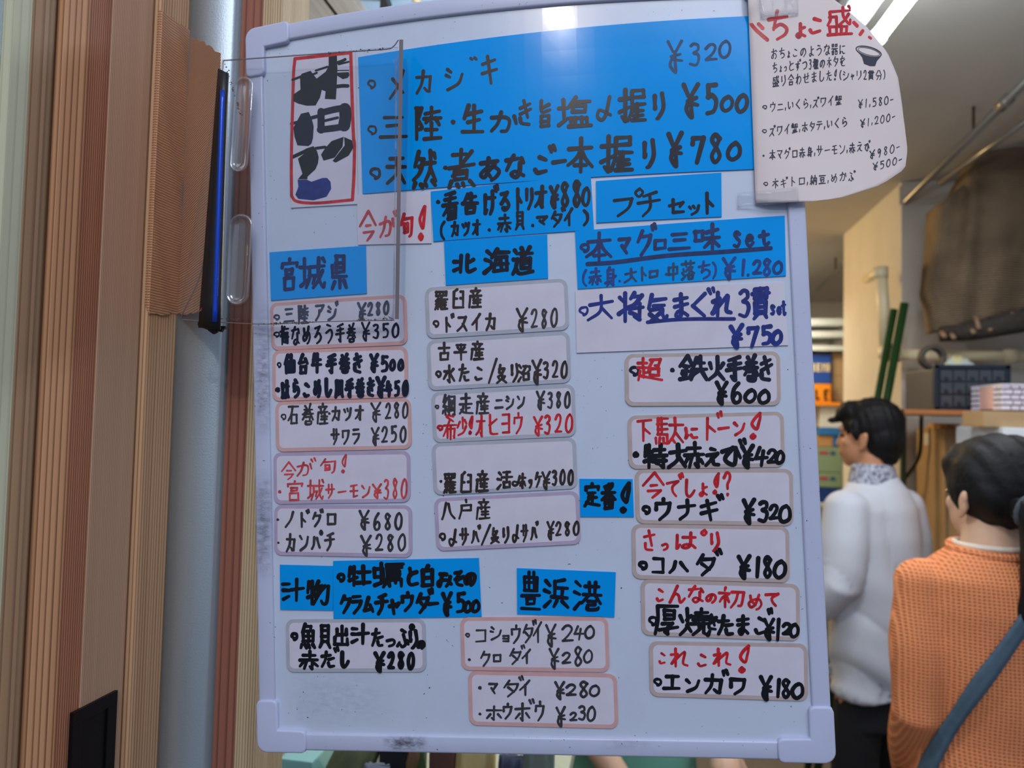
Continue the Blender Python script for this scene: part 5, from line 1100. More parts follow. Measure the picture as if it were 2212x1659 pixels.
put('side_panel', bm_box((X0-0.002, YQ+0.062, Z0+0.004), (X0+0.006, YQ+ydep-0.062, Z1-0.004), 0.002), M_CRP, cr)
put('rim', bm_box((X0-0.003, YQ-0.002, Z1-0.006), (X1, YQ+ydep, Z1), 0.002), M_CRW, cr)
GC = 'cardboard boxes by the right wall'
def carton(name, x0, y0, x1, y1, Y, depth, m, label, z0=None, cat='box', flap=True):
    xm, ym = (x0+x1)/2, (y0+y1)/2
    X0, X1 = at_y(x0, ym, Y).x, at_y(x1, ym, Y).x; Z1 = at_y(x0, y0, Y).z; Z0 = at_y(x0, y1, Y).z if z0 is None else z0
    o = solo(name, bm_box((X0, Y, Z0), (X1, Y+depth, Z1), 0.003), m, label, cat, GC)
    if flap:
        put('tape_band', bm_box(((X0+X1)/2-0.024, Y-0.0008, Z1-min(0.08,(Z1-Z0)*.4)), ((X0+X1)/2+0.024, Y+depth*.98, Z1+0.0008), 0.0004), mat('kraft_tape', (170,120,70), rough=0.35), o)
    return o, Z0, Z1
c1_, za, zb2 = carton('cardboard_box', 2125, 887.5, 2300, 922, 2.40, 0.15, M_CARD2, 'flat brown carton under the woven crate at the right edge', flap=False)
c2_, zc2, zd2 = carton('paper_box', 2167, 923, 2310, 1010, 2.38, 0.33, mat('white_carton', (222,226,230), rough=0.6), 'white box with a red print under the flat brown carton', flap=False)
b = bmesh.new(); rg = random.Random(2)
for r in range(4):
    for c in range(5):
        x0 = 2186+c*9+rg.uniform(-1,1); y0 = 952+r*8; face_box(x0, y0, x0+rg.uniform(4,7), y0+5.5, 2.379, 0.001, 0, b)
put('red_print', b, mat('red_print', (186,60,84), rough=0.6), c2_)
put('kraft_band', face_box(2190, 923, 2200, 1010, 2.3792, 0.001, 0), mat('kraft_tape', (170,120,70), rough=0.35), c2_) if False else None
xq = at_y(2167, 1010, 2.38).x
c3_, _, _ = carton('cardboard_box', 2160, 1010.5, 2310, 1300, 2.36, 0.36, M_CARD, 'large brown carton carrying the white box, mostly hidden by the woman in orange', z0=0.0)
c4_, _, _ = carton('cardboard_box', 2042, 926, 2088, 1300, 2.98, 0.30, M_CARD2, 'tall upright cardboard box between the cook and the woman in orange', z0=0.0, flap=False)
put('paper_label', bm_box((at_y(2042,960,2.98).x-0.001, 3.14, at_y(2000,962,3.14).z), (at_y(2042,960,2.98).x+0.001, 3.19, at_y(2000,936,3.14).z)), mat('paper_label', (206,204,200), rough=0.6), c4_)
put('lid_flap', bm_box((at_y(2042,926,2.98).x+0.015, 3.0, at_y(2042,926,2.98).z), (at_y(2088,926,2.98).x-0.015, 3.2, at_y(2042,926,2.98).z+0.02), 0.002), M_CARD, c4_)
# green rack leg under the shelf
solo('shelf_post', bm_box((at_y(1968,930,3.02).x, 3.125, 0.0), (at_y(1979,930,3.02).x, 3.145, at_y(1970,897.5,2.66).z), 0.002), mat('green_steel', (48,66,44), rough=0.4), 'dark green steel post holding up the wooden shelf', 'shelf post')

# ------------------------------------------------ rear rack seen past the edge of the board
YR = 5.15
rack = empty('storage_rack', at_y(1770, 1100, YR), 'white storage rack at the rear of the shop, seen in the slit beside the board', 'rack')
M_RACK = mat('white_rack_steel', (206,212,206), rough=0.4)
for (y0, y1) in ((688,703),(715,728),(746,757),(1086,1094)): put('shelf', face_box(1640, y0, 1830, y1, YR-0.04, 0.37, 0.003), M_RACK, rack)
for x in (1646, 1824): put('upright', bm_box((at_y(x,800,YR).x-0.018, YR+0.33, 0), (at_y(x,800,YR).x+0.018, YR+0.36, at_y(x,690,YR).z), 0.002), M_RACK, rack)
GR_ = 'goods on the rear rack'
def good(name, x0, y0, x1, y1, dY, depth, m, label, cat='box'): return solo(name, face_box(x0,y0,x1,y1,YR+dY,depth,0.004), m, label, cat, GR_)
bx = good('printed_box', 1690, 765, 1795, 828, 0, 0.25, mat('royal_blue_box', (30,72,156), rough=0.5), 'royal blue box with cream lettering on the rear rack')
b = bmesh.new()
for (x0,y0,x1,y1) in ((1764,785,1768,803),(1768,785,1773,788),(1768,793,1773,796),(1768,800,1773,803),(1776,785,1779,803),(1779,788,1785,791),(1783,785,1786,803),(1788,785,1792,803),(1786,792,1794,795),(1752,785,1760,803)): face_box(x0,y0,x1,y1,YR-0.003,0.004,0,b)
put('lettering', b, mat('cream_print', (226,206,150), rough=0.5), bx)
good('cardboard_box', 1797, 761, 1822, 812, 0.02, 0.25, M_CARD2, 'upper brown carton at the right end of the rear rack'); good('cardboard_box', 1796, 812.5, 1822, 866, 0.02, 0.25, M_CARD2, 'lower brown carton at the right end of the rear rack')
sg = good('orange_sign', 1690, 829, 1795, 867, -0.02, 0.05, mat('orange_sign_plastic', (250,150,20), rough=0.5), 'orange sign with dark capital letters on the rear rack', 'sign')
k = Ink(lambda x, y, h: (x, y), lambda x, y, h: at_y(x, y, YR-0.022-h), 0.0)
k.text('L', 1758, 853, 1774, 853, 22, 4.5); k.text('E', 1777, 853, 1792, 853, 22, 4.5)
k.done('lettering', ink('black'), sg)
put('ledge', face_box(1690, 868, 1816, 876, YR-0.03, 0.3, 0.002), mat('orange_sign_plastic', (250,150,20)), sg)
good('foam_box', 1773, 877, 1822, 924, 0.0, 0.3, mat('white_foam', (226,228,222), rough=0.7, noise=0.05, nscale=80), 'white foam box under the orange sign')
good('blue_crate', 1768, 925, 1822, 940, -0.01, 0.3, mat('blue_crate_plastic', (44,120,190), rough=0.4), 'shallow blue crate under the white foam box', 'crate')
good('cardboard_box', 1740, 941, 1799, 965, 0.0, 0.28, M_CARD, 'small brown carton under the shallow blue crate')
good('blue_bag', 1800, 941, 1822, 965, 0.0, 0.2, mat('blue_crate_plastic', (44,120,190)), 'blue packet beside the small brown carton', 'packet')
M_GB = mat('green_carton', (142,168,134), rough=0.6)
for (y0, y1, lb) in ((966,1020,'upper pale green carton with red and blue print on the rear rack'), (1021,1052,'lower pale green carton with red and blue print on the rear rack')):
    g = good('printed_box', 1730, y0, 1819, y1, 0.0, 0.28, M_GB, lb)
    put('red_print', face_box(1770, y0+9, 1789, y0+15, YR-0.002, 0.004, 0), mat('red_print', (186,60,84)), g); put('blue_print', face_box(1794, y0+9, 1804, y0+17, YR-0.002, 0.004, 0), mat('blue_print', (50,90,130), rough=0.6), g)
good('blue_crate', 1730, 1053, 1822, 1085.5, 0.0, 0.3, mat('navy_crate', (24,62,134), rough=0.4), 'deep blue crate at the foot of the pile on the rear rack', 'crate')
# ---------------------------------------------------------------- people
def ring_loft(rings, n=20, bm=None):
    """rings: (x, y, z, rx, ry) stacked; a closed tapering solid."""
    bm = bm or bmesh.new(); V = []
    for (x, y, z, rx, ry) in rings:
        V.append([bm.verts.new((x+rx*math.cos(2*math.pi*k/n), y+ry*math.sin(2*math.pi*k/n), z)) for k in range(n)])
    for i in range(len(V)-1):
        for k in range(n): bm.faces.new((V[i][k], V[i][(k+1)%n], V[i+1][(k+1)%n], V[i+1][k]))
    bm.faces.new(V[0][::-1]); bm.faces.new(V[-1]); return bm
def ellipsoid(c, r, rot=None, bm=None, n=18):
    b2 = bmesh.new(); bmesh.ops.create_uvsphere(b2, u_segments=n, v_segments=n//2+2, radius=1.0)
    M = Matrix.Translation(Vector(c)) @ (rot.to_4x4() if rot else Matrix.Identity(4)) @ Matrix.Diagonal((r[0], r[1], r[2], 1))
    bmesh.ops.transform(b2, matrix=M, verts=b2.verts)
    return b2 if bm is None else merge(bm, b2)
def fuse(name, bm, voxel, m, parent, smooth_it=4, disp=None):
    """Melt overlapping solids into one continuous skin."""
    bmesh.ops.recalc_face_normals(bm, faces=bm.faces)
    me = bpy.data.meshes.new(name+'_tmp'); bm.to_mesh(me); bm.free()
    o = bpy.data.objects.new(name+'_tmp', me); COL.objects.link(o)
    r = o.modifiers.new('r', 'REMESH'); r.mode = 'VOXEL'; r.voxel_size = voxel
    s = o.modifiers.new('s', 'SMOOTH'); s.iterations = smooth_it; s.factor = 0.5
    dg = bpy.context.evaluated_depsgraph_get(); dg.update()
    me2 = bpy.data.meshes.new_from_object(o.evaluated_get(dg)); me2.name = name
    bpy.data.objects.remove(o); bpy.data.meshes.remove(me)
    if disp:
        for v in me2.vertices: v.co = disp(v.co.copy(), v.normal.copy())
    for p in me2.polygons: p.use_smooth = True
    me2.materials.clear()
    return link(name, me2, m, parent)
def rz(a): return Matrix.Rotation(a, 3, 'Z')
M_SKIN_M = mat('tanned_skin', (196,140,104), rough=0.5, spec=0.35, noise=0.08, nscale=25)
M_SKIN_W = mat('light_skin', (214,172,142), rough=0.5, spec=0.35, noise=0.06, nscale=25)
M_HAIR = mat('black_hair', (13,13,16), rough=0.62, spec=0.25, bump=0.6, bscale=120)
M_EYE = mat('eye_dark', (30,24,22), rough=0.15)
def hand(bm, wrist, dirv, side, s=1.0):
    """Relaxed hand: palm, four unequal bent fingers, thumb off the palm's side."""
    d = Vector(dirv).normalized(); x = Vector(side).normalized(); x = (x-d*x.dot(d)).normalized(); nrm = d.cross(x)
    w = Vector(wrist)
    bm_tube([w, w+d*0.03*s, w+d*0.06*s, w+d*0.088*s], [0.024*s, 0.030*s, 0.036*s, 0.034*s], 10, bm)
    for k, (off, ln, r) in enumerate(((-0.027,0.068,0.0078),(-0.009,0.078,0.0082),(0.009,0.073,0.008),(0.026,0.058,0.0072))):
        p = w+d*0.082*s+x*off*s
        bm_tube([p, p+d*ln*.42*s+nrm*0.004*s, p+d*ln*.74*s+nrm*0.016*s, p+d*ln*s*.95+nrm*0.032*s], [r*s*1.1, r*s, r*s*.92, r*s*.75], 8, bm)
    p = w+d*0.028*s-x*0.026*s
    bm_tube([p, p+d*0.026*s-x*0.022*s+nrm*0.008*s, p+d*0.052*s-x*0.030*s+nrm*0.018*s, p+d*0.072*s-x*0.030*s+nrm*0.026*s], [0.014*s,0.0115*s,0.0098*s,0.0075*s], 8, bm)
def head_parts(bm, c, a, s=1.0):
    """Skull, jaw, nose, brow, lips and ears turned by angle a about z; c = skull centre; faces +y before turning."""
    R_ = rz(a)
    def q(x, y, z): return Vector(c)+R_ @ Vector((x*s, y*s, z*s))
    ellipsoid(q(0,-0.012,0.02), (0.074*s,0.094*s,0.098*s), R_, bm)
    ellipsoid(q(0,0.022,-0.045), (0.060*s,0.070*s,0.072*s), R_, bm)
    ellipsoid(q(0,0.058,-0.094), (0.027*s,0.024*s,0.022*s), R_, bm)
    bm_tube([q(0,0.082,0.008), q(0,0.092,-0.016), q(0,0.099,-0.034), q(0,0.092,-0.044)], [0.008*s,0.0095*s,0.012*s,0.010*s], 8, bm)
    ellipsoid(q(0,0.080,0.022), (0.046*s,0.014*s,0.012*s), R_, bm)
    ellipsoid(q(0,0.088,-0.064), (0.022*s,0.010*s,0.006*s), R_, bm); ellipsoid(q(0,0.085,-0.074), (0.019*s,0.010*s,0.0065*s), R_, bm)
    for sx_ in (-1, 1):
        ellipsoid(q(0.041*sx_,0.052,-0.028), (0.020*s,0.020*s,0.020*s), R_, bm)
        E_ = R_ @ Matrix.Rotation(0.35*sx_, 3, 'Z')
        ellipsoid(q(0.078*sx_,-0.014,-0.020), (0.008*s,0.017*s,0.030*s), E_, bm); ellipsoid(q(0.083*sx_,-0.022,-0.008), (0.006*s,0.013*s,0.020*s), E_, bm); ellipsoid(q(0.076*sx_,-0.006,-0.046), (0.007*s,0.010*s,0.011*s), E_, bm)
    return q
def eyes(q, parent, off):
    for sx_ in (-1, 1):
        b = ellipsoid(q(0.031*sx_, 0.078, -0.004)-off, (0.010,0.008,0.006)); me = bpy.data.meshes.new('eye'); b.to_mesh(me); b.free(); link('eye', me, M_EYE, parent)

def person_base(loc, rot, label):
    o = empty('person', loc, label, 'person'); o.rotation_euler = (0,0,rot); return o

# --- the cook in the white jacket ---------------------------------------------
YM = 2.72
pm = at_y(1890, 1020, YM); hM = at_y(1890, 872, YM).z
k_ = hM/1.70
man = person_base((pm.x, YM, 0), math.radians(40), 'cook seen from behind in a white jacket with a patterned collar, face turned left')
b = bmesh.new()
ring_loft([(0,0,.86,.150,.105),(0,0,.95,.155,.11),(0,0,1.08,.145,.10),(0,0,1.22,.165,.11),(0,0,1.34,.165,.105),(0,0,1.40,.10,.08),(0,0.004,1.44,.058,.058),(0,0.012,1.52,.054,.056)], bm=b)
for s in (-1, 1):
    bm_tube([(.085*s,0,.92),(.095*s,.01,.50),(.10*s,-.01,.09)], [.088,.062,.042], 14, b)
    ellipsoid((.105*s,.05,.045), (.045,.115,.042), None, b)
LS, LE, LW = Vector((-.152,0,1.345)), Vector((-.225,-.02,1.09)), Vector((-.215,.16,.93))
RS, RE, RW2 = Vector((.152,0,1.345)), Vector((.218,-.01,1.09)), Vector((.16,.19,.98))
for a_, e_, w_, sd in ((LS,LE,LW,(1,0,0)),(RS,RE,RW2,(-1,0,0))):
    bm_tube([a_, a_.lerp(e_,.5), e_, e_.lerp(w_,.5), w_], [.056,.047,.041,.036,.027], 12, b)
    hand(b, w_, (w_-e_), sd)
HA = math.radians(16)
q = head_parts(b, (-.004,.030,1.588), HA)
fuse('body', b, 0.0055, M_SKIN_M, man)
eyes(q, man, Vector((0,0,0)))
b = bmesh.new()
ellipsoid(q(0,-0.024,0.040), (.089,.106,.096), rz(HA), b); ellipsoid(q(0,-0.058,-0.006), (.080,.070,.088), rz(HA), b)
ellipsoid(q(0,0.045,0.082), (.070,.058,.042), rz(HA), b); ellipsoid(q(0,0.082,0.066), (.052,.026,.022), rz(HA), b); ellipsoid(q(-.02,0.112,0.050), (.030,.022,.010), rz(HA), b)
for sx_ in (-1, 1): bm_tube([q(.074*sx_,.020,.040), q(.079*sx_,.016,.006), q(.077*sx_,.012,-.016)], [.016,.012,.006], 8, b)
ellipsoid(q(0,-0.076,-0.058), (.058,.036,.048), rz(HA), b)
fuse('hair', b, 0.006, M_HAIR, man, 3, lambda c, n: c+n*(0.0022*math.sin(c.x*210+c.z*60)*math.sin(c.y*170)))
M_JACKET = mat('white_cotton', (200,204,214), rough=0.75, noise=0.04, nscale=14)
b = bmesh.new()
ring_loft([(0,-.005,.70,.175,.135),(0,-.005,.80,.178,.137),(0,-.005,.95,.182,.135),(0,-.005,1.10,.182,.132),(0,-.002,1.24,.192,.132),(0,0,1.335,.186,.122),(0,0,1.392,.142,.10),(0,.004,1.425,.095,.082),(0,.006,1.445,.072,.074)], n=28, bm=b)
for a_, e_, w_ in ((LS,LE,LW),(RS,RE,RW2)):
    bm_tube([a_+Vector((0,0,.0)), a_.lerp(e_,.5), e_, e_.lerp(w_,.55)], [.074,.078,.074,.066], 16, b); ellipsoid(a_+Vector((0,0,-.008)), (.076,.076,.060), None, b)
def folds(c, n):
    f = 0.016*(abs(math.sin(c.x*15+c.z*8+1.3*math.sin(c.z*7)))-.6) + 0.012*math.sin(c.z*44+c.x*23)*max(0, 1.2-c.z)
    return c+n*f
fuse('jacket', b, 0.007, M_JACKET, man, 14, folds)
b = bmesh.new()
ring_loft([(0,.004,1.415,.092,.085),(0,.006,1.44,.084,.080),(0,.010,1.475,.074,.072),(0,.011,1.488,.066,.066)], n=24, bm=b)
cm = mat('patterned_collar', (186,190,204), rough=0.7, rgb2=(46,54,84), nscale=90, noise=0.5)
fuse('collar', b, 0.005, cm, man, 2)
M_BLKC = mat('black_cloth', (17,18,24), rough=0.85, noise=0.2, nscale=10)
b = bmesh.new()
ring_loft([(0,0,.60,.165,.12),(0,0,.74,.150,.108),(0,0,.93,.130,.09)], n=24, bm=b)
for s in (-1, 1): bm_tube([(.078*s,0,.72),(.095*s,.012,.50),(.10*s,-.005,.07)], [.084,.080,.072], 16, b)
fuse('trousers', b, 0.008, M_BLKC, man, 4)
for s in (-1, 1):
    b = bmesh.new(); ellipsoid((.105*s,.055,.040), (.052,.130,.040), None, b); bm_box((.105*s-.048,-.06,0.0),(.105*s+.048,.175,.022),.008,b); fuse('shoe', b, 0.006, M_BLACK, man, 3)
man.scale = (k_*0.98, k_*0.98, k_)

# --- the woman in the orange knit ---------------------------------------------
YF_ = 1.62
pf = at_y(2145, 1180, YF_); hF = at_y(2122, 941, YF_).z; kf = hF/1.616
wom = person_base((pf.x, YF_, 0), math.radians(3), 'woman seen from behind in an orange knit sweater with black hair in a ponytail')
b = bmesh.new()
ring_loft([(0,0,.80,.160,.115),(0,0,.90,.168,.12),(0,0,1.02,.112,.090),(0,0,1.18,.116,.095),(0,0,1.30,.118,.095),(0,-.004,1.350,.098,.080),(0,-.004,1.385,.064,.058),(0,.004,1.43,.051,.050),(0,.012,1.46,.048,.050)], bm=b)
for s in (-1, 1):
    bm_tube([(.082*s,0,.86),(.088*s,.012,.47),(.09*s,-.008,.08)], [.088,.058,.038], 14, b)
    ellipsoid((.095*s,.045,.04), (.040,.105,.038), None, b)
FLS, FLE, FLW = Vector((-.138,-.004,1.314)), Vector((-.156,-.03,1.06)), Vector((-.110,.13,.86))
FRS, FRE, FRW = Vector((.138,-.004,1.314)), Vector((.156,-.03,1.06)), Vector((.110,.13,.86))
for a_, e_, w_, sd in ((FLS,FLE,FLW,(1,0,0)),(FRS,FRE,FRW,(-1,0,0))):
    bm_tube([a_, a_.lerp(e_,.5), e_, e_.lerp(w_,.5), w_], [.050,.041,.036,.032,.023], 12, b)
    hand(b, w_, (w_-e_), sd, 0.92)
HB = math.radians(16)
q = head_parts(b, (.004,.018,1.498), HB, 0.95)
fuse('body', b, 0.0055, M_SKIN_W, wom)
eyes(q, wom, Vector((0,0,0)))
b = bmesh.new()
ellipsoid(q(0,-0.022,0.026), (.086,.108,.100), rz(HB), b); ellipsoid(q(0,-0.054,0.004), (.084,.066,.068), rz(HB), b)
ellipsoid(q(0,0.030,0.056), (.074,.062,.058), rz(HB), b); ellipsoid(q(.006,-0.078,-0.036), (.046,.028,.024), rz(HB), b)
ellipsoid(q(.012,-0.030,0.112), (.040,.045,.016), rz(HB), b)
fuse('hair', b, 0.006, M_HAIR, wom, 3, lambda c, n: c+n*(0.0016*math.sin(c.x*190+c.z*70)))
tie = q(-.042,-0.138,-0.024)
b = bmesh.new(); rr = [tie+rz(HB) @ Vector((.020*math.cos(a), -.006*math.sin(a), .026*math.sin(a))) for a in [2*math.pi*j/16 for j in range(17)]]
bm_tube(rr, .0075, 8, b, cap=False); me = bpy.data.meshes.new('hair_tie'); b.to_mesh(me); b.free(); o_ = link('hair_tie', me, mat('grey_velvet', (66,72,78), rough=0.9), wom)
b = bmesh.new()
pts = spline([q(-.034,-.105,-.018), tie+Vector((.006,-.012,-.002)), tie+Vector((.020,-.020,-.05)), tie+Vector((.022,-.012,-.12)), tie+Vector((.012,-.002,-.20)), tie+Vector((.004,.0,-.255))], 4)
bm_tube(pts, [(.020+.020*math.sin(math.pi*min(1, j/len(pts)*1.1))*1.0) * (1 if j < len(pts)-4 else (len(pts)-j)/5) for j in range(len(pts))], 14, b)
fuse('ponytail', b, 0.005, M_HAIR, wom, 3, lambda c, n: c+n*(0.0022*math.sin(c.x*330+c.z*25)))
def knit_mat():
    m = mat('orange_knit', (226,138,92), rough=0.9, spec=0.15); nt = m.node_tree; N = nt.nodes.new; L = nt.links.new
    p = nt.nodes['Principled BSDF']; tc = N('ShaderNodeTexCoord'); ws = []
    for ax, sc in (('X', 42), ('Z', 48)):
        w = N('ShaderNodeTexWave'); w.bands_direction = ax; w.inputs['Scale'].default_value = sc; w.inputs['Distortion'].default_value = 0.8; w.inputs['Detail'].default_value = 1; w.inputs['Detail Scale'].default_value = 1.5
        L(tc.outputs['Object'], w.inputs['Vector']); ws.append(w)
    mx = N('ShaderNodeMath'); mx.operation = 'MAXIMUM'; L(ws[0].outputs['Fac'], mx.inputs[0]); L(ws[1].outputs['Fac'], mx.inputs[1])
    rp = N('ShaderNodeValToRGB'); rp.color_ramp.elements[0].position = 0.25; rp.color_ramp.elements[0].color = lin((204,112,70)); rp.color_ramp.elements[1].position = 0.8; rp.color_ramp.elements[1].color = lin((244,156,106))
    L(mx.outputs[0], rp.inputs[0]); L(rp.outputs[0], p.inputs['Base Color'])
    bp = N('ShaderNodeBump'); bp.inputs['Strength'].default_value = 0.8; bp.inputs['Distance'].default_value = 0.004; L(mx.outputs[0], bp.inputs['Height']); L(bp.outputs[0], p.inputs['Normal'])
    return m
b = bmesh.new()
ring_loft([(0,-.004,.78,.166,.130),(0,-.004,.90,.160,.128),(0,-.004,1.02,.145,.115),(0,-.006,1.16,.146,.117),(0,-.008,1.27,.157,.114),(0,-.006,1.330,.152,.104),(0,-.006,1.362,.112,.088),(0,-.004,1.386,.080,.074)], n=28, bm=b)
for a_, e_, w_ in ((FLS,FLE,FLW),(FRS,FRE,FRW)):
    bm_tube([a_+Vector((0,0,-.004)), a_.lerp(e_,.5), e_, e_.lerp(w_,.6), e_.lerp(w_,.92)], [.056,.056,.052,.046,.040], 16, b); ellipsoid(a_+Vector((0,0,-.006)), (.057,.057,.050), None, b)
kn = fuse('sweater', b, 0.0065, knit_mat(), wom, 5, lambda c, n: c+n*0.003*math.sin(c.z*30+c.x*14))
b = bmesh.new(); rr = [Vector((.079*math.cos(a), -.004+.075*math.sin(a), 1.386+.006*math.sin(a))) for a in [2*math.pi*j/28 for j in range(29)]]
bm_tube(rr, .009, 10, b, cap=False); me = bpy.data.meshes.new('neckband'); b.to_mesh(me); b.free()
for p_ in me.polygons: p_.use_smooth = True
link('neckband', me, MATS['orange_knit'], kn)
b = bmesh.new(); rr = [Vector((.070*math.cos(a), -.002+.066*math.sin(a), 1.394)) for a in [2*math.pi*j/24 for j in range(25)]]
bm_tube(rr, .006, 8, b, cap=False); me = bpy.data.meshes.new('undershirt_edge'); b.to_mesh(me); b.free(); link('undershirt_edge', me, mat('cream_cotton', (226,214,196), rough=0.8), wom)
M_DARKT = mat('dark_trousers', (34,36,46), rough=0.85, noise=0.2, nscale=12)
b = bmesh.new(); ring_loft([(0,0,.66,.176,.13),(0,0,.80,.172,.126),(0,0,.90,.168,.122)], n=24, bm=b)
for s in (-1, 1): bm_tube([(.082*s,0,.80),(.088*s,.014,.47),(.09*s,-.004,.06)], [.094,.076,.066], 16, b)
fuse('trousers', b, 0.008, M_DARKT, wom, 4)
for s in (-1, 1):
    b = bmesh.new(); ellipsoid((.095*s,.05,.036), (.046,.118,.036), None, b); bm_box((.095*s-.043,-.055,0.0),(.095*s+.043,.160,.02),.008,b); fuse('shoe', b, 0.006, M_BLACK, wom, 3)
wom.scale = (kf, kf, kf)
# the bag strap lies on the sweater's back: follow the knit from the shoulder to the hip
from mathutils.bvhtree import BVHTree
bpy.context.view_layer.update()
Mw = wom.matrix_basis @ Matrix.Identity(4)
bv = BVHTree.FromPolygons([Mw @ v.co for v in kn.data.vertices], [tuple(p.vertices) for p in kn.data.polygons])
path = [(2290,1255),(2250,1296),(2212,1345),(2165,1412),(2120,1472),(2080,1528),(2040,1588),(2010,1640),(1990,1690),(1975,1745)]
path = [tuple(v)[:2] for v in spline([Vector((a, c, 0)) for a, c in path], 4)]
rows = []
for i, (x, y) in enumerate(path):
    x2, y2 = path[min(i+1, len(path)-1)]; x1, y1 = path[max(i-1, 0)]
    d = Vector((x2-x1, y2-y1)).normalized(); n = Vector((-d.y, d.x)); wv = 19+2*math.sin(i*.5); r = []
    for s in (-1, -.33, .33, 1):
        px, py = x+n.x*wv*s, y+n.y*wv*s; dd = ray(px, py).normalized(); loc, nr, _, _ = bv.ray_cast(EYE, dd)
        r.append((loc-dd*0.0075) if loc is not None else (rows[-1][len(r)]+(Vector((0.004,0,-0.02))) if rows else at_y(px, py, YF_-0.12)))
    rows.append(r)
for _ in range(3):
    rows = [rows[0]] + [[(rows[i-1][j]+rows[i][j]*2+rows[i+1][j])/4 for j in range(4)] for i in range(1, len(rows)-1)] + [rows[-1]]
Mi = Mw.inverted()
b = bm_grid([[Mi @ p for p in r] for r in rows], thick=Vector((0,-0.003,0)))
bmesh.ops.recalc_face_normals(b, faces=b.faces)
me = bpy.data.meshes.new('bag_strap'); b.to_mesh(me); b.free()
for p_ in me.polygons: p_.use_smooth = True
link('bag_strap', me, mat('slate_webbing', (74,96,112), rough=0.8, noise=0.15, nscale=60), wom)

# --- a third customer, almost wholly hidden by the board: only hip and forearm show below it
YT3 = 1.75
pt = at_y(1345, 1640, YT3)
tw = person_base((pt.x, YT3, 0), math.radians(-150), 'customer hidden behind the whiteboard, only green clothing and a forearm showing below it')
b = bmesh.new()
ring_loft([(0,0,.80,.160,.115),(0,0,.92,.165,.12),(0,0,1.05,.140,.10),(0,0,1.20,.160,.11),(0,0,1.33,.160,.105),(0,0,1.385,.10,.08),(0,0.004,1.42,.056,.056),(0,0.012,1.49,.052,.054)], bm=b)
for s in (-1, 1):
    bm_tube([(.085*s,0,.88),(.092*s,.01,.48),(.095*s,-.01,.08)], [.088,.060,.040], 14, b); ellipsoid((.10*s,.05,.042), (.043,.11,.040), None, b)
ALL = ((Vector((-.17,0,1.335)),Vector((-.215,0,1.08)),Vector((-.17,.14,.90)),(1,0,0)),(Vector((.17,0,1.335)),Vector((.225,.02,1.07)),Vector((.10,.20,.86)),(-1,0,0)))
for a_, e_, w_, sd in ALL:
    bm_tube([a_, a_.lerp(e_,.5), e_, e_.lerp(w_,.5), w_], [.054,.045,.039,.034,.025], 12, b); hand(b, w_, (w_-e_), sd)
q = head_parts(b, (0,.026,1.555), 0.0); fuse('body', b, 0.006, M_SKIN_W, tw); eyes(q, tw, Vector((0,0,0)))
b = bmesh.new(); ellipsoid(q(0,-0.024,0.040), (.088,.104,.094), None, b); ellipsoid(q(0,-0.055,-0.01), (.080,.066,.086), None, b); ellipsoid(q(0,0.040,0.085), (.070,.05,.035), None, b); fuse('hair', b, 0.007, M_HAIR, tw, 3)
M_GSH = mat('sea_green_cotton', (104,166,142), rough=0.8, noise=0.1, nscale=12)
b = bmesh.new(); ring_loft([(0,0,.66,.190,.14),(0,0,.80,.188,.138),(0,0,1.0,.176,.128),(0,0,1.2,.186,.13),(0,0,1.33,.180,.118),(0,0,1.39,.10,.085),(0,.004,1.41,.075,.072)], n=26, bm=b)
for a_, e_, w_, sd in ALL: bm_tube([a_, a_.lerp(e_,.5), e_], [.072,.068,.062], 16, b); ellipsoid(a_, (.074,.074,.066), None, b)
fuse('shirt', b, 0.008, M_GSH, tw, 4, lambda c, n: c+n*0.005*math.sin(c.x*34+c.z*12))
b = bmesh.new(); ring_loft([(0,0,.62,.178,.128),(0,0,.80,.170,.124),(0,0,.90,.166,.12)], n=24, bm=b)
for s in (-1, 1): bm_tube([(.085*s,0,.80),(.092*s,.012,.48),(.095*s,-.004,.06)], [.097,.080,.070], 16, b)
fuse('trousers', b, 0.009, M_DARKT, tw, 4)
for s in (-1, 1):
    b = bmesh.new(); ellipsoid((.10*s,.05,.038), (.05,.122,.038), None, b); bm_box((.10*s-.045,-.055,0.0),(.10*s+.045,.165,.02),.008,b); fuse('shoe', b, 0.007, M_BLACK, tw, 3)

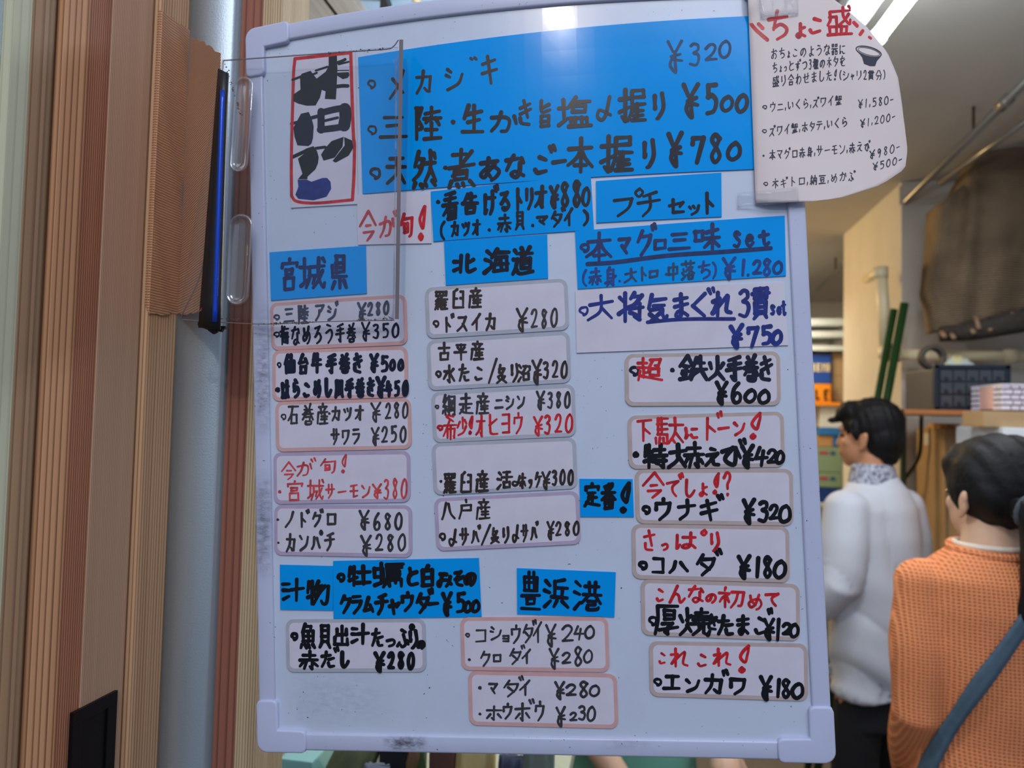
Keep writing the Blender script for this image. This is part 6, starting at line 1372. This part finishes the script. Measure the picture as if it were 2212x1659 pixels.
# ---------------------------------------------------------------- goods standing on a counter just behind and below the board
YC0, YC1 = 0.90, 1.42
zc_ = at_y(900, 1700, 1.1).z
st_c = empty('counter', (0.05, 1.15, 0), 'low wooden counter behind the whiteboard, just below its lower edge', 'counter')
xl, xr = -0.42, at_y(1215, 1640, 1.1).x
put('worktop', bm_box((xl, YC0, zc_-0.03), (xr, YC1, zc_), 0.003), M_CREAM, st_c)
put('body', bm_box((xl+0.02, YC0+0.03, 0.0), (xr-0.02, YC1-0.02, zc_-0.03), 0.003), mat('counter_board', (150,128,100), rough=0.6, noise=0.1, nscale=10), st_c)
def cx_(px, Y): return at_y(px, 1645, Y).x
def zpx(py, Y, px=900): return at_y(px, py, Y).z
def bottle(px, Y, r, h, m, label, name='bottle'):
    prof = [(r*.96,0),(r,.01),(r,h*.62),(r*.55,h*.78),(r*.32,h*.84),(r*.32,h)]
    b = bmesh.new(); n = 20
    V = [[b.verts.new((rr_*math.cos(2*math.pi*k/n), rr_*math.sin(2*math.pi*k/n), z)) for k in range(n)] for rr_, z in prof]
    for i in range(len(V)-1):
        for k in range(n): b.faces.new((V[i][k], V[i][(k+1)%n], V[i+1][(k+1)%n], V[i+1][k]))
    b.faces.new(V[0][::-1]); b.faces.new(V[-1])
    bmesh.ops.translate(b, verts=b.verts, vec=Vector((cx_(px, Y), Y, zc_)))
    o = solo(name, b, m, label, 'bottle', 'goods on the counter under the board', smooth=True)
    put('cap', bm_tube([(cx_(px,Y),Y,zc_+h-.012),(cx_(px,Y),Y,zc_+h+.006)], r*.4, 14), m, o, True)
def bag(px0, px1, Y, top, dep, m, label, name='bag', cat='bag', lean=0.0, n=12):
    """A soft bag: full at the foot, pinched along the top."""
    x0, x1 = cx_(px0, Y), cx_(px1, Y); b = bmesh.new(); V = []
    for j in range(n):
        t = j/(n-1); w = (x1-x0)/2*(1-0.10*t); d = dep/2*(1-t**2.2*0.85)+0.002; z = zc_+(top-zc_)*t; cx0 = (x0+x1)/2+lean*t
        V.append([b.verts.new((cx0+w*math.copysign(abs(math.cos(a))**.6, math.cos(a))*(1+.03*math.sin(7*t+k)), Y+d*math.copysign(abs(math.sin(a))**.7, math.sin(a))+.003*math.sin(k*1.9+t*8), z)) for k, a in enumerate([2*math.pi*q_/28 for q_ in range(28)])])
    for j in range(n-1):
        for k in range(28): b.faces.new((V[j][k], V[j][(k+1)%28], V[j+1][(k+1)%28], V[j+1][k]))
    b.faces.new(V[0][::-1]); b.faces.new(V[-1])
    return solo(name, b, m, label, cat, 'goods on the counter under the board', smooth=True)
tray = empty('glass_case', (cx_(660, 0.98), 0.98, zc_), 'pale aqua glass case corner under the lower left corner of the whiteboard', 'display case')
put('pane', bm_box((cx_(596,0.98), 0.99, zc_), (cx_(668,0.98), 1.16, zc_+0.075), 0.003), mat('aqua_glass', (150,206,202), rough=0.15, spec=0.6), tray)
bottle(612, 0.945, 0.017, 0.075, mat('grey_bottle', (118,122,112), rough=0.3), 'small grey bottle in front of the aqua glass case')
bag(672, 772, 1.02, zc_+0.115, 0.07, mat('olive_cloth', (132,136,96), rough=0.85, noise=0.25, nscale=18, rgb2=(92,104,72)), 'olive cloth bag leaning right of the aqua glass case', lean=0.05)
bag(742, 800, 0.955, zc_+0.10, 0.05, mat('grey_blue_plastic', (118,126,142), rough=0.3, noise=0.15, nscale=14), 'grey-blue plastic bag between the olive bag and the dark box', lean=0.03)
solo('dark_box', bm_box((cx_(818,1.0), 1.0, zc_), (cx_(880,1.0), 1.10, zc_+0.11), 0.004), mat('navy_box', (20,24,34), rough=0.5), 'dark navy box on the counter under the smudge on the board', 'box', 'goods on the counter under the board')
solo('clear_post', bm_tube([(cx_(812,0.94),0.94,zc_),(cx_(812,0.94),0.94,zc_+0.10)], 0.0035, 10), mat('pale_tube', (150,176,184), rough=0.2), 'thin pale tube standing left of the dark navy box', 'tube', smooth=True)
bottle(895, 1.0, 0.012, 0.14, mat('tan_bottle', (120,92,62), rough=0.3), 'tan bottle right of the dark navy box'); bottle(911, 0.97, 0.009, 0.13, mat('green_bottle', (44,72,30), rough=0.25), 'thin dark green bottle beside the tan bottle')
solo('brown_box', bm_box((cx_(926,1.0), 1.0, zc_), (cx_(980,1.0), 1.08, zc_+0.12), 0.003), mat('brown_box_card', (104,70,60), rough=0.7, noise=0.15, nscale=8), 'reddish brown box beside the yellow bag on the counter', 'box', 'goods on the counter under the board')
bag(984, 1072, 1.02, zc_+0.125, 0.06, mat('mustard_paper', (190,156,84), rough=0.7, noise=0.25, nscale=12, rgb2=(212,196,138)), 'mustard yellow paper bag on the counter')
bag(1076, 1132, 0.98, zc_+0.12, 0.06, mat('slate_cloth', (62,70,88), rough=0.85, noise=0.2, nscale=16), 'dark slate cloth bundle right of the mustard bag', 'cloth_bundle', 'cloth')
solo('orange_carton', bm_box((cx_(1134,0.96), 0.96, zc_), (cx_(1166,0.96), 1.0, zc_+0.055), 0.003), mat('orange_card', (176,114,40), rough=0.7), 'small orange carton right of the dark slate cloth bundle', 'box', 'goods on the counter under the board')
bag(1128, 1200, 1.06, zc_+0.12, 0.06, mat('grey_green_cloth', (122,136,126), rough=0.85, noise=0.15, nscale=14), 'grey-green cloth behind the small orange carton', 'cloth_bundle', 'cloth')
